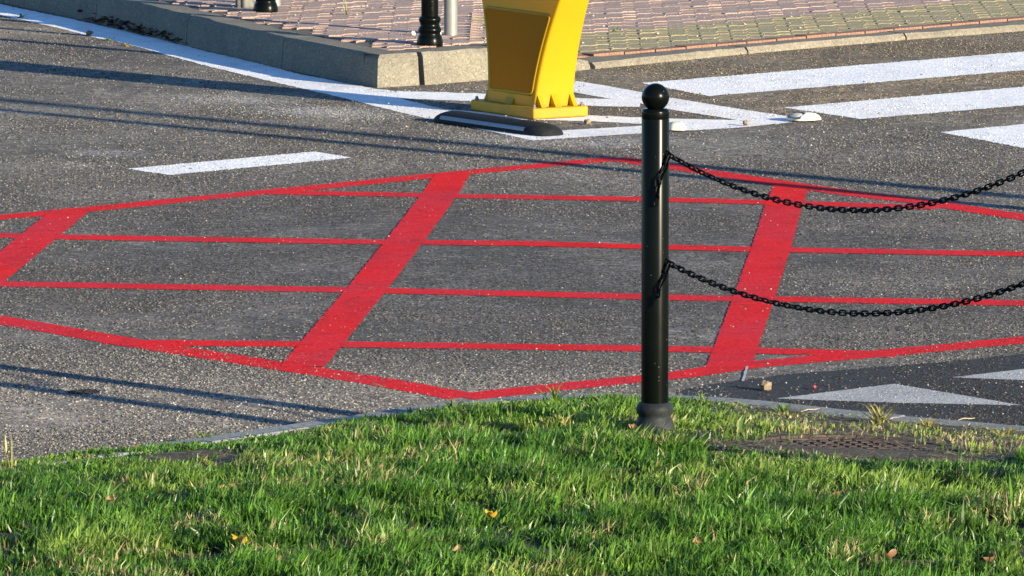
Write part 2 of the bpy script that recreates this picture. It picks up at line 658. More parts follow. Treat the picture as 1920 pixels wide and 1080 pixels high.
slab('zebra_stripe', [(1763, 248), (1920, 278), (2040, 268), (2300, 245), (2300, 200), (1920, 233)], .0012, m_zebra, .01)
slab('give_way_triangle', [(1455, 748), (1660, 755.5), (1918, 761), (1677, 720.5)], .0016, m_grey, .003)
slab('give_way_triangle', [(1783, 708.5), (1920, 713.5), (2150, 722), (1960, 688)], .0016, m_grey, .003)

# ------------------------------------------------------------------ lawn edge: flush kerb, bank
EDGE = [(-420, 925), (-150, 893), (0, 869), (200, 847), (400, 820), (640, 784), (760, 765), (870, 753), (1000, 744), (1150, 739), (1280, 741), (1413, 750),
        (1613, 772), (1920, 798), (2150, 815), (2500, 838)]
EDW = [at(x, y, .02) for x, y in EDGE]
KW = .095


def offset_line(P, d):
    out = []
    for i, p in enumerate(P):
        t = P[min(i + 1, len(P) - 1)] - P[max(i - 1, 0)]
        t.z = 0
        t.normalize()
        out.append(Vector((p.x + t.y * d, p.y - t.x * d, p.z)))
    return out


EDI = offset_line(EDW, KW)           # lawn side of the kerb
EX = np.array([p.x for p in EDI])
EY = np.array([p.y for p in EDI])


def edge_d(X, Y):
    """distance from the kerb towards the lawn (negative on the road)"""
    return (np.interp(X, EX, EY) - Y) * .96


def ground_z(X, Y):
    d = edge_d(X, Y)
    z = np.interp(d, [-.5, 0, .12, .45, .75, 1.3, 2.0, 3.2, 9], [-.03, .020, .028, .042, .055, .08, .105, .13, .15])
    return z


# kerb stones about a metre long
edging = structure(empty('lawn_kerb'))
acc = [0.0]
for a, b in zip(EDW, EDW[1:]):
    acc.append(acc[-1] + (b - a).length)


def along(P, s):
    s = max(0, min(acc[-1], s))
    for i in range(len(P) - 1):
        if s <= acc[i + 1] + 1e-9:
            return P[i].lerp(P[i + 1], (s - acc[i]) / (acc[i + 1] - acc[i]))
    return P[-1].copy()


s = 0.0
while s < acc[-1] - .05:
    e = min(s + 1.0, acc[-1])
    ss = [s + .003 + (e - s - .006) * i / 6 for i in range(7)]
    m = MB()
    dz = random.uniform(-.004, .004)
    vs = []
    for q in ss:
        o_, i_ = along(EDW, q), along(EDI, q)
        for p, z in ((o_, -.1), (o_, .016 + dz), (o_.lerp(i_, .1), .024 + dz), (o_.lerp(i_, .9), .024 + dz), (i_, .016 + dz), (i_, -.1)):
            vs.append((p.x, p.y, z))
    fs = []
    for i in range(6):
        for k in range(5):
            fs.append((i * 6 + k, i * 6 + k + 1, (i + 1) * 6 + k + 1, (i + 1) * 6 + k))
    fs += [tuple(reversed(range(6))), tuple(36 + k for k in range(6))]
    m.add(vs, fs)
    m.build('kerb_stone', m_kerbg, edging)
    s = e

# ground under the lawn
gx = np.concatenate([np.linspace(-30, -2.6, 12), np.linspace(-2.4, 2.4, 97), np.linspace(2.6, 30, 12)])
vs, fs = [], []
ts = np.concatenate([np.linspace(0, 2.6, 66), np.linspace(2.8, 9, 12), np.array([14., 25., 60.])])
for x in gx:
    y0 = float(np.interp(x, EX, EY)) - .001
    for t in ts:
        y = y0 - t
        z = float(ground_z(x, y)) + .012 * noise.noise(Vector((x * 4, y * 4, 0))) * min(1, t * 4)
        vs.append((x, y, z - .004 if t == 0 else z))
nT = len(ts)
for i in range(len(gx) - 1):
    for j in range(nT - 1):
        fs.append((i * nT + j, i * nT + j + 1, (i + 1) * nT + j + 1, (i + 1) * nT + j))
m = MB()
m.add(vs, fs)
soil = structure(m.build('lawn_ground', m_soil, None, True))

# ------------------------------------------------------------------ pavement island with kerb stones and pavers
PH = .14


def pav_z(x):
    return .035 + (PH - .035) * (1 - smooth(-.12, .32, x))


LEFT = [(-330, -70), (-165, -33), (4, 6), (177, 42), (347, 86), (525, 129), (706, 165)]
kerbs = structure(empty('island_kerb'))


def offset_poly(P, d):
    out = []
    for i, p in enumerate(P):
        n = Vector((0, 0, 0))
        segs = []
        if i > 0:
            segs.append((P[i] - P[i - 1]).normalized())
        if i < len(P) - 1:
            segs.append((P[i + 1] - P[i]).normalized())
        ns = [Vector((-t.y, t.x, 0)) for t in segs]
        if len(ns) == 2:
            b = (ns[0] + ns[1]).normalized()
            k = d / max(.3, b.dot(ns[0]))
            out.append(p + b * k)
        else:
            out.append(p + ns[0] * d)
    return out


def kerb_stone(pts, heights, w, mat, batter=.02, gap=.005, sub=16, chip=.006):
    P = [at(*p) for p in pts]
    # pull the ends in to leave a joint
    P[0] = P[0] + (P[1] - P[0]).normalized() * gap
    P[-1] = P[-1] + (P[-2] - P[-1]).normalized() * gap
    # subdivide
    Q, Hh = [P[0]], [heights[0]]
    for i, (a, b) in enumerate(zip(P, P[1:])):
        for k in range(1, sub + 1):
            Q.append(a.lerp(b, k / sub))
            Hh.append(heights[i] + (heights[i + 1] - heights[i]) * k / sub)
    lines = [(0, lambda h: -.05), (batter * .85, lambda h: h - .018), (batter + .012, lambda h: h), (w, lambda h: h), (w, lambda h: -.05)]
    rows = []
    for d, hf in lines:
        O = offset_poly(Q, d) if d else Q
        row = []
        for p, h in zip(O, Hh):
            z = hf(h)
            j = chip * (noise.noise(Vector((p.x * 9, p.y * 9, z * 20 + d * 50))) + .6 * noise.noise(Vector((p.x * 31, p.y * 31, z * 40 + d * 50))) - 1.6 * max(0, noise.noise(Vector((p.x * 5, p.y * 5, 7))) - .35))
            row.append((p.x + j, p.y + j * .6, z + (j * .7 if z > 0 else 0)))
        rows.append(row)
    n = len(Q)
    vs = [v for r in rows for v in r]
    fs = []
    for r in range(4):
        for i in range(n - 1):
            fs.append((r * n + i, r * n + i + 1, (r + 1) * n + i + 1, (r + 1) * n + i))
    fs.append(tuple(r * n for r in range(5)))
    fs.append(tuple(r * n + n - 1 for r in reversed(range(5))))
    m = MB()
    m.add(vs, fs)
    return m.build('kerb_stone', mat, kerbs, True, 25)


KWI = .155
for a, b in zip(LEFT[:-2], LEFT[1:-1]):
    kerb_stone([a, b], [PH, PH], KWI, m_kerb)
kerb_stone([LEFT[-2], (706, 165), (789, 160)], [PH, PH, PH], KWI, m_kerb, gap=.004, sub=6, chip=.003)
kerb_stone([(796, 160), (905, 151), (1010, 141)], [PH, PH, .12], KWI, m_kerb)
kerb_stone([(1012, 141), (1113, 130)], [.115, .035], KWI, m_lowkerb)
LOW = [(1116, 130), (1404, 101), (1700, 75), (1990, 53), (2280, 31)]
for a, b in zip(LOW[:-1], LOW[1:]):
    kerb_stone([a, b], [.03, .03], .2, m_lowkerb, .008, .006)

# bed under the pavers
IN = [at(*p) for p in LEFT] + [at(*p) for p in [(905, 151), (1113, 130), (1404, 101), (1700, 75), (2280, 31)]]
INO = offset_poly(IN, .15)
bed = MB()
vs, fs = [], []
NF = 10
ext = []
BEDP = [a.lerp(b, k / 20) for a, b in zip(INO, INO[1:]) for k in range(20)] + [INO[-1]]
for i, p in enumerate(BEDP):
    for k in range(NF + 1):
        q = Vector((p.x + (0 if i > 6 else 0), p.y, 0))
        y = p.y + (60 - p.y) * (k / NF) ** 2
        ext.append((q.x, y, pav_z(q.x) - .006))
for i in range(len(BEDP) - 1):
    for k in range(NF):
        fs.append((i * (NF + 1) + k, (i + 1) * (NF + 1) + k, (i + 1) * (NF + 1) + k + 1, i * (NF + 1) + k + 1))
bed.add(ext, fs)
pavement = structure(bed.build('pavement', m_bed))

# zigzag interlocking pavers, laid parallel to the crossing kerb
K0, K1 = at(1116, 130), at(1990, 53)
U = (K1 - K0)
U.z = 0
U.normalize()
V = Vector((-U.y, U.x, 0))
PL, PW = .2, .1


def paver_mesh(name, mat, g=.004, th=.03, seed=0, bev=.0012):
    r = random.Random(seed)
    A = .034
    top = []
    # bottom edge left to right, right edge up, top edge right to left, left edge down: opposite edges are the same zigzag
    lx = [(0, 0), (.05, A), (.1, 0), (.15, A), (.2, 0)]
    ly = [(0, 0), (A, .05), (0, .1)]
    out = [(x, y) for x, y in lx] + [(.2 + x, y) for x, y in ly[1:]] + [(x, .1 + y) for x, y in reversed(lx[:-1])] + [(x, y) for x, y in reversed(ly[1:-1])]
    cx, cy = .1, .05

    def shrink(p, k):
        dx, dy = p[0] - cx, p[1] - cy
        return (dx * (1 - k / .1), dy * (1 - k / .05))
    o1 = [shrink(p, g * .5) for p in out]
    o2 = [shrink(p, g * .5 + bev) for p in out]
    n = len(out)
    t = [r.uniform(-.0015, .0015) for _ in range(3)]
    vs = [(x, y, -th) for x, y in o1] + [(x, y, -bev) for x, y in o1] + [(x, y, t[0] + x * t[1] * 6 + y * t[2] * 10) for x, y in o2]
    fs = []
    for rr in range(2):
        for i in range(n):
            j = (i + 1) % n
            fs.append((rr * n + i, rr * n + j, (rr + 1) * n + j, (rr + 1) * n + i))
    fs.append(tuple(2 * n + i for i in range(n)))
    m = MB()
    m.add(vs, fs)
    return m.mesh(name, mat), (vs, fs)


red_vars = [paver_mesh('paver', m_pred, seed=i) for i in range(4)]
yel_vars = [paver_mesh('yellow_paver', m_pyel, seed=10 + i, bev=.005) for i in range(4)]
mb = MB()
mb.box(0, 0, -.02, .192, .076, .05)
edge_mesh = mb.mesh('edging_brick', m_brick)

INX = np.array([p.x for p in INO])
INY = np.array([p.y for p in INO])
rot_u = math.atan2(U.y, U.x)
origin = K0 + V * .205


def place(o, p, tilt=True):
    eps = .02
    sl = (pav_z(p.x + eps) - pav_z(p.x - eps)) / (2 * eps)
    nrm = Vector((-sl, 0, 1)).normalized()
    q = Vector((0, 0, 1)).rotation_difference(nrm)
    o.rotation_mode = 'QUATERNION'
    from mathutils import Quaternion
    o.rotation_quaternion = q @ Quaternion((0, 0, 1), rot_u)
    o.location = (p.x, p.y, pav_z(p.x))


# edging bricks along the dropped kerb
i = 0
while i < 21:
    p = origin + U * (i * .2 + .1 - .2) + V * .042
    o = link('edging_brick', edge_mesh, pavement)
    place(o, p)
    o.location.z += random.uniform(-.002, .003)
    i += 1
cells = []
YROWS = 8
for r in range(-14, 44):
    for c in range(-40, 24):
        off = (r % 2) * .1
        p = origin + V * (.084 + .05 + r * .1) + U * (c * .2 + off + .1)
        px, py = to_px((p.x, p.y, pav_z(p.x)))
        if px < -160 or px > 2080 or py < -60 or p.y > 37.5:
            continue
        yline = float(np.interp(p.x, INX[np.argsort(INX)], INY[np.argsort(INX)]))
        # inside the kerb line?
        if p.y < yline + .02 and p.x > INO[6].x:
            continue
        if p.x <= INO[6].x:
            a, b = INO[0], INO[6]
            n = (b - a).normalized()
            side = n.x * (p.y - a.y) - n.y * (p.x - a.x)
            if side < .07:
                continue
        else:
            if p.y < yline + .07:
                continue
        s_ = (p - K0).dot(U)
        yellow = 0 <= r < YROWS and s_ > .3
        if r < 0 and s_ > -.2:
            continue
        cells.append((py, p, yellow))
cells.sort(key=lambda t: (not t[2], -t[0]))
rest = MB()
for k, (py, p, yellow) in enumerate(cells):
    var = random.choice(yel_vars if yellow else red_vars)
    if k < 290:
        o = link('yellow_paver' if yellow else 'paver', var[0], pavement)
        place(o, p)
        o.location.z += random.uniform(-.002, .002)
    else:
        M4 = Matrix.Translation((p.x, p.y, pav_z(p.x) + random.uniform(-.002, .002))) @ Matrix.Rotation(rot_u, 4, 'Z')
        rest.add([M4 @ Vector(v) for v in var[1][0]], var[1][1])
if rest.v:
    o = rest.build('far_pavers', m_pred, pavement)
    o['kind'] = 'stuff'

# ------------------------------------------------------------------ bollards
PROF_BASE = [(.030, -.06), (.054, -.06), (.056, .004), (.0565, .014), (.054, .030), (.0475, .041), (.0445, .050), (.0455, .056), (.0500, .063),
             (.0515, .071), (.0505, .079), (.046, .086), (.0405, .090), (.0385, .091)]
PROF_BASE_FAR = [(.030, -.02), (.056, -.02), (.0575, .004), (.057, .020), (.053, .036), (.0465, .048), (.0465, .054), (.0505, .060), (.0515, .068), (.0485, .076),
                 (.0425, .084), (.0425, .096), (.0475, .104), (.049, .112), (.047, .120), (.041, .125), (.0385, .126)]


def bollard(loc, label, far=False, hooks=(), group=None):
    r = empty('black_bollard', loc)
    tag(r, label, 'bollard', group)
    b = MB()
    b.lathe(PROF_BASE_FAR if far else PROF_BASE, 40)
    b.build('base', m_black if far else m_dusty, r, True, 60)
    t = MB()
    z0 = .12 if far else .085
    t.lathe([(.0375, z0), (.0378, .872), (.0372, .8735), (.0372, .8745), (.0378, .876), (.0378, .893), (.0365, .899), (.032, .902), (.012, .902)], 48)
    post = t.build('post', m_black, r, True, 45)
    c = MB()
    prof = [(.010, .899), (.0155, .9005), (.0155, .904)]
    for k in range(2, 24):
        a = -math.pi / 2 + math.pi * k / 24
        if .038 * math.cos(a) > .0155 or a > 0:
            prof.append((max(.0006, .038 * math.cos(a)), .9335 + .038 * math.sin(a)))
    prof.append((.0004, .9715))
    c.lathe(prof, 40)
    c.build('ball_cap', m_black, r, True, 60)
    for (ang, z) in hooks:
        h = MB()
        d = Vector((math.cos(ang), math.sin(ang), 0))
        pts = []
        for k in range(9):
            a = math.pi * k / 8
            pts.append(d * (.0372 + .014 * math.sin(a)) + Vector((0, 0, z + .009 * math.cos(a))))
        h.tube(pts, .0028, 8)
        h.build('chain_eye', m_chain, post, True)
    return r


HA = math.radians(-38)               # chain eyes face the next post and a little towards the lawn
near_xy = at(1227.5, 815, .055)
B1 = Vector((near_xy.x, near_xy.y, .055))
# the next post along the chain stands a little nearer, on higher ground, just outside the frame
B2x, B2y = 1.475, 18.22


def z_for_py(px_y, X, Y):
    lo, hi = -1., 3.
    for _ in range(50):
        mid_ = (lo + hi) / 2
        if to_px((X, Y, mid_))[1] > px_y:
            lo = mid_
        else:
            hi = mid_
    return lo


HB = math.radians(150)
hookB = Vector((B2x, B2y, 0)) + Vector((math.cos(HB), math.sin(HB), 0)) * .05
zB = z_for_py(272, hookB.x, hookB.y)
B2 = Vector((B2x, B2y, zB - .778))
bollard(B1, 'black ball-topped bollard standing in the lawn with two chains hooked on', False, [(HA, .778), (HA, .480)])
zg2 = float(ground_z(np.array([B2x]), np.array([B2y]))[0])
b2o = bollard(B2, 'black ball-topped bollard on the lawn holding the far ends of both chains', False, [(HB, .778), (HB, .480)])
m = MB()
m.box(0, 0, (zg2 - B2.z) / 2 - .03, .13, .13, (B2.z - zg2) + .06)
m.build('footing', m_kerb, b2o, bevel=.01)
fb = at(806, 84, PH)
bollard((fb.x, fb.y, PH), 'black bollard with ringed foot on the pavement beside the grey sign post', True, group='bollards along the pavement edge')
fb2 = at(498, 22, PH)
bollard((fb2.x, fb2.y, PH), 'black bollard with ringed foot on the pavement beside the wooden stake', True, group='bollards along the pavement edge')

# ------------------------------------------------------------------ chains, link by link
lk = MB()
pts = []
for k in range(6):
    a = -math.pi / 2 + math.pi * k / 5
    pts.append((.0092 + .0062 * math.cos(a), .0062 * math.sin(a), 0))
for k in range(6):
    a = math.pi / 2 + math.pi * k / 5
    pts.append((-.0092 + .0062 * math.cos(a), .0062 * math.sin(a), 0))
lk.tube(pts, .0027, 6, True)
link_mesh = lk.mesh('chain_link', m_chain, True)
PITCH_L = .0236


def chain(label, A, B, sag, tail, skew):
    r = empty('chain', A)
    tag(r, label, 'chain', 'chains between the lawn bollards')
    N = 400
    P = []
    for i in range(N + 1):
        t = i / N
        p = A.lerp(B, t)
        p.z -= 4 * sag * t * (1 - t) * (1 + skew * (t - .5))
        P.append(p)
    d = 0
    out = []
    nxt = PITCH_L * .3
    for i in range(N):
        seg = (P[i + 1] - P[i]).length
        while d + seg >= nxt:
            out.append((P[i].lerp(P[i + 1], (nxt - d) / seg), (P[i + 1] - P[i]).normalized()))
            nxt += PITCH_L
        d += seg
    ph = random.uniform(0, 6)
    for i, (p, t) in enumerate(out):
        o = link('chain_link', link_mesh, r)
        side = t.cross(Vector((0, 0, 1))).normalized()
        up = side.cross(t).normalized()
        roll = .1 + .22 * math.sin(i * .21 + ph) + random.gauss(0, .07)
        a = roll + (math.pi / 2 if i % 2 else 0)
        y = up * math.cos(a) + side * math.sin(a)
        z = t.cross(y)
        o.matrix_local = Matrix.Translation(p - A) @ Matrix((t, y, z)).transposed().to_4x4()
    # loose end hanging down the post
    p = A + Vector((-.006, -.004, -.012))
    for i in range(tail):
        o = link('chain_link', link_mesh, r)
        t = Vector((-.42 + random.uniform(-.1, .1), -.18, -1)).normalized() if i < 3 else Vector((-.06 + random.uniform(-.1, .1), 0, -1)).normalized()
        side = t.cross(Vector((0, 1, 0))).normalized()
        up = side.cross(t).normalized()
        a = .5 + (math.pi / 2 if i % 2 else 0) + random.uniform(-.2, .2)
        y = up * math.cos(a) + side * math.sin(a)
        z = t.cross(y)
        o.matrix_local = Matrix.Translation(p - A) @ Matrix((t, y, z)).transposed().to_4x4()
        p = p + t * PITCH_L
    return r


dA = Vector((math.cos(HA), math.sin(HA), 0))
dB = Vector((math.cos(HB), math.sin(HB), 0))
chain('upper black chain sagging from the lawn bollard', B1 + dA * .05 + Vector((0, 0, .776)), B2 + dB * .05 + Vector((0, 0, .776)), .158, 6, 0.0)
chain('lower black chain sagging from the lawn bollard', B1 + dA * .05 + Vector((0, 0, .478)), B2 + dB * .05 + Vector((0, 0, .478)), .135, 4, 0.0)

# ------------------------------------------------------------------ posts on the pavement
def steel_post(loc, label, r=.03, h=2.6, group=None):
    e = empty('sign_post', loc)
    tag(e, label, 'post', group)
    m = MB()
    m.lathe([(r, -.02), (r, h)], 28)
    m.build('pole', m_steel, e, True, 40)
    m = MB()
    m.lathe([(r + .002, h - .01), (r + .003, h + .012), (r * .6, h + .022)], 28)
    m.build('cap', m_rub, e, True, 40)
    return e


sp = at(845, 66, PH)
steel_post((sp.x, sp.y, PH), 'plain grey steel sign post on the brown pavers behind a black bollard', group=None)
sp = at(516, 10, PH)
steel_post((sp.x, sp.y, PH), 'pale steel post half hidden behind the bollard beside the wooden stake', .026)
wp = at(459, 13, PH)
e = empty('wooden_stake', (wp.x, wp.y, PH))
tag(e, 'rough weathered grey wooden stake next to a black bollard', 'stake')
m = MB()
prof = []
n = 30
for i in range(24):
    z = -.02 + 1.2 * i / 23
    prof.append(z)
vs, fs = [], []
for i, z in enumerate(prof):
    for k in range(n):
        a = 2 * math.pi * k / n
        r_ = .043 * (1 + .16 * noise.noise(Vector((math.cos(a) * 4, math.sin(a) * 4, z * 2))) + .08 * math.sin(a * 7 + z))
        vs.append((r_ * math.cos(a), r_ * math.sin(a), z))
for i in range(len(prof) - 1):
    for k in range(n):
        fs.append((i * n + k, i * n + (k + 1) % n, (i + 1) * n + (k + 1) % n, (i + 1) * n + k))
fs.append(tuple((len(prof) - 1) * n + k for k in range(n)))
m.add(vs, fs)
m.build('shaft', m_wood, e, True)

# street lamps beyond the right edge of the picture; their shadows cross the junction
def street_lamp(loc, h, r, label):
    e = empty('street_lamp', loc)
    tag(e, label, 'street lamp', 'street lamps beside the junction')
    m = MB()
    m.lathe([(r * 1.7, 0), (r * 1.7, .5), (r * 1.1, .55), (r, .6), (r * .8, h)], 20)
    m.build('pole', m_steel, e, True, 40)
    m = MB()
    m.tube([(0, 0, h - .02), (.02, .1, h + .1), (.05, .5, h + .2), (.08, .9, h + .22)], r * .55, 10)
    m.build('arm', m_steel, e, True)
    m = MB()
    m.box(.09, 1.15, h + .2, .2, .6, .09)
    m.build('lamp_head', m_steel, e, bevel=.02)


street_lamp((3.9, 24.0, 0), 4.2, .045, 'grey street lamp nearest the red box markings')
street_lamp((6.5, 21.9, 0), 5.0, .06, 'tall grey street lamp further from the red box markings')

# ------------------------------------------------------------------ yellow guide bollard
c0, c1, c2 = at(882, 208), at(1000, 226), at(1097, 219)
ax = (c1 - c0)
LA = ax.length
ax.normalize()
ay = Vector((-ax.y, ax.x, 0))
LB = (c2 - c1).dot(ay)
ctr = c0 + ax * LA / 2 + ay * LB / 2
yb = empty('guide_bollard', (ctr.x, ctr.y, 0), math.atan2(ax.y, ax.x))
tag(yb, 'bright yellow plastic traffic guide bollard with brown panel on the painted island', 'traffic bollard')
# local x along the panel face, local -y is the panel side
m = MB()
m.box(0, 0, .026, LA, LB, .044)
ybase = m.build('base', m_yel, yb, bevel=.007)


def ysec(h):
    f = .112 * (max(0, h) / .42) ** 1.7
    if h > .62:
        f = .112 * (.62 / .42) ** 1.7 + .05 * math.sin(min(1, (h - .62) / .2) * math.pi / 2) - max(0, h - .85) ** 2 * 1.6
    hw = .19 + f
    y0 = -.092 + .041 * min(h, .7) / .42
    y1 = .1 - (0 if h < .7 else (h - .7) * .12)
    return hw, y0, y1


HT = 1.12
NS = 44


def rrect(hw, y0, y1, r, n=5):
    pts = []
    for cx, cy, a0 in ((hw - r, y0 + r, -90), (hw - r, y1 - r, 0), (-hw + r, y1 - r, 90), (-hw + r, y0 + r, 180)):
        for k in range(n + 1):
            a = math.radians(a0 + 90 * k / n)
            pts.append((cx + r * math.cos(a), cy + r * math.sin(a)))
    return pts


vs, fs = [], []
for i in range(NS + 1):
    h = .0 + HT * i / NS
    hw, y0, y1 = ysec(h)
    if h > HT - .09:                 # rounded shoulder
        q = (h - (HT - .09)) / .09
        hw -= .09 * (1 - math.sqrt(max(0, 1 - q * q)))
    for x, y in rrect(hw, y0, y1, .012):
        vs.append((x, y, .047 + h))
nn = 24
for i in range(NS):
    for k in range(nn):
        fs.append((i * nn + k, i * nn + (k + 1) % nn, (i + 1) * nn + (k + 1) % nn, (i + 1) * nn + k))
fs.append(tuple(NS * nn + k for k in range(nn)))
m = MB()
m.add(vs, fs)
body = m.build('body', m_yel, yb, True, 40)


# recessed-looking panel with its raised rim
def panel_outline(z0, z1, margin, n=14):
    Lp, Rp = [], []
    for i in range(n + 1):
        z = z0 + (z1 - z0) * i / n
        hw, y0, _ = ysec(z)
        hw -= margin
        q = min((z - z0), (z1 - z)) / .018
        cut = .018 * (1 - math.sqrt(max(0, 1 - (1 - min(1, q)) ** 2)))
        Lp.append((-hw + cut, y0, .047 + z))
        Rp.append((hw - cut, y0, .047 + z))
    return Lp, Rp


Lp, Rp = panel_outline(.058, .375, .035, 30)
m = MB()
n = len(Lp)
vs = [(x, y - .0035, z) for x, y, z in Lp] + [(x, y - .0035, z) for x, y, z in Rp] + [(x, y + .002, z) for x, y, z in Lp] + [(x, y + .002, z) for x, y, z in Rp]
fs = [(i, n + i, n + i + 1, i + 1) for i in range(n - 1)] + [(i, i + 1, 2 * n + i + 1, 2 * n + i) for i in range(n - 1)] + [(n + i + 1, n + i, 3 * n + i, 3 * n + i + 1) for i in range(n - 1)]
fs += [(0, 2 * n, 3 * n, n), (n - 1, 2 * n - 1, 4 * n - 1, 3 * n - 1)]
m.add(vs, fs)
panel = m.build('panel', m_panel, yb)
Lr, Rr = panel_outline(.050, .383, .027, 30)
m = MB()
m.tube([(x, y - .001, z) for x, y, z in Lr] + [(x, y - .001, z) for x, y, z in reversed(Rr)], .0065, 6, True)
m.build('panel_rim', m_yel, panel, True)


# gussets and bolts where the body meets its base
def gusset(x, y, dx, dy, w=.02, l=.045, h=.06):
    g = MB()
    d = Vector((dx, dy, 0))
    s_ = Vector((-dy, dx, 0)) * w / 2
    p = Vector((x, y, .044))
    q = d * -.02
    g.add([p + q - s_, p + d * l - s_, p + q + Vector((0, 0, h + .027)) - s_, p + q + s_, p + d * l + s_, p + q + Vector((0, 0, h + .027)) + s_],
          [(0, 1, 2), (3, 5, 4), (0, 3, 4, 1), (1, 4, 5, 2), (0, 2, 5, 3)])
    g.build('gusset', m_yel, yb)


gusset(.19, .0, 1, 0, .03, min(.045, LA / 2 - .195))
gusset(.19, -.07, 1, 0, .02, min(.04, LA / 2 - .195))
gusset(.19, .085, 1, 0, .02, min(.04, LA / 2 - .195))
gusset(-.19, -.07, -1, 0, .02, min(.04, LA / 2 - .195))
gusset(-.19, .0, -1, 0, .03, min(.045, LA / 2 - .195))
gusset(0, -.09, 0, -1, .06, .02, .03)
for bx in (-1, 1):
    for by in (-1, 1):
        m = MB()
        m.lathe([(.009, .046), (.009, .053), (.006, .056), (.006, .062), (.003, .063)], 8, (bx * (LA / 2 - .022), by * (LB / 2 - .018), 0))
        m.build('bolt', m_bolt, ybase)

# ------------------------------------------------------------------ rubber lane separator
s0, s1 = at(829, 229), at(1040, 259)
L_ = (s1 - s0).length
sr = empty('lane_separator', ((s0.x + s1.x) / 2, (s0.y + s1.y) / 2 + .06, .004), math.atan2(s1.y - s0.y, s1.x - s0.x))
tag(sr, 'low black rubber lane separator with a pale reflective strip in front of the yellow bollard', 'lane separator')
SW, SH = .145, .045


def sep_pt(u, v):
    """u along -1..1, v across 0..1 (from the road side over the top)"""
    e = max(0, (abs(u) * L_ / 2 - (L_ / 2 - .1)) / .1)
    k = math.sqrt(max(0, 1 - e * e))
    a = math.pi * (1 - v)
    y = -SW / 2 * -math.cos(a) * (.45 + .55 * k)
    z = SH * (math.sin(a) ** .75 if math.sin(a) > 0 else 0) * k
    return (u * L_ / 2, -y, z)


us = [-1 + .2 / L_ * (i / 10) for i in range(10)] + [-1 + .2 / L_ + (2 - .4 / L_) * i / 12 for i in range(13)] + [1 - .2 / L_ + .2 / L_ * (i / 10) for i in range(1, 11)]
nv = 17
m = MB()
vs = [sep_pt(u, j / (nv - 1)) for u in us for j in range(nv)]
fs = [(i * nv + j, (i + 1) * nv + j, (i + 1) * nv + j + 1, i * nv + j + 1) for i in range(len(us) - 1) for j in range(nv - 1)]
m.add(vs, fs)
sbody = m.build('body', m_rub, sr, True)
m = MB()
vs, fs = [], []
ku = [-.78 + 1.5 * i / 12 for i in range(13)]
kv = [.95, .925, .90, .87, .84]
for u in ku:
    for v in kv:
        x, y, z = sep_pt(u, v)
        vs.append((x, y * 1.02, z + .0025))
fs = [(i * 5 + j, i * 5 + j + 1, (i + 1) * 5 + j + 1, (i + 1) * 5 + j) for i in range(12) for j in range(4)]
m.add(vs, fs)
strip = m.build('reflective_strip', m_refl, sbody, True)


# ------------------------------------------------------------------ road studs
def road_stud(px, py, rz, sx, label, lens):
    p = at(px, py)
    e = empty('road_stud', (p.x, p.y, .009), rz)
    tag(e, label, 'road stud')
    m = MB()
    vs, fs = [], []
    n = 24
    lv = [(1, 0), (.98, .006), (.86, .017), (.7, .024), (.45, .028), (.15, .029)]
    for k_, z in lv:
        for i in range(n):
            a = 2 * math.pi * i / n
            c_, s_ = math.cos(a), math.sin(a)
            q = (abs(c_) ** 3.4 + abs(s_) ** 3.4) ** (-1 / 3.4)
            vs.append((sx * k_ * q * c_, .055 * k_ * q * s_, z))
    for r in range(len(lv) - 1):
        for i in range(n):
            fs.append((r * n + i, r * n + (i + 1) % n, (r + 1) * n + (i + 1) % n, (r + 1) * n + i))
    fs.append(tuple((len(lv) - 1) * n + i for i in range(n)))
    m.add(vs, fs)
    m.build('body', m_cream, e, True)
    if lens:
        m = MB()
        m.add([(-sx * .99, -.04, .010), (-sx * .99, .04, .010), (-sx * .3, .032, .032), (-sx * .3, -.032, .032), (-sx * .6, -.04, .004), (-sx * .6, .04, .004)],
              [(0, 3, 2, 1), (0, 4, 3), (1, 2, 5)])
        m.build('reflector', m_lens, e)


road_stud(1508, 228, math.radians(38), .066, 'cream road stud with dark reflector at the tip of the painted island', True)
road_stud(1268, 246, math.radians(10), .038, 'small plain cream road stud on the white island line', False)

# ------------------------------------------------------------------ manhole cover in the lawn
mz = .062
mh = at(1606, 846, mz)
e = empty('manhole_cover', (mh.x, mh.y, mz))
tag(e, 'rusty round cast iron manhole cover sunk in the lawn', 'manhole cover')
m = MB()
m.lathe([(.285, -.06), (.315, -.06), (.32, -.004), (.316, 0), (.296, 0), (.292, -.012)], 56)
m.f = [f for f in m.f if len(f) < 20]
m.build('frame', m_rust, e, True, 40)
m = MB()
m.lathe([(.288, -.05), (.288, -.008), (.284, -.005), (.27, -.005), (.268, -.012), (.001, -.012)], 56)
for i in range(-7, 8):
    for j in range(-7, 8):
        x, y = i * .036, j * .036
        if math.hypot(x, y) < .25:
            m.box(x, y, -.008, .024, .024, .012)
m.build('cover', m_rust, e)
e.rotation_euler = (math.radians(1.2), math.radians(2.0), .4)

# ------------------------------------------------------------------ lawn grass
def mesh_np(name, V_, loops, starts, totals, mat, col=None):
    me = bpy.data.meshes.new(name)
    me.vertices.add(len(V_))
    me.vertices.foreach_set('co', V_.astype(np.float32).ravel())
    me.loops.add(len(loops))
    me.loops.foreach_set('vertex_index', loops.astype(np.int32))
    me.polygons.add(len(starts))
    me.polygons.foreach_set('loop_start', starts.astype(np.int32))
    me.materials.append(mat)
    if col is not None:
        a = me.color_attributes.new('blade', 'FLOAT_COLOR', 'POINT')
        a.data.foreach_set('color', np.concatenate([col, np.ones((len(col), 1))], 1).astype(np.float32).ravel())
    me.update(calc_edges=True)
    me.validate()
    return me


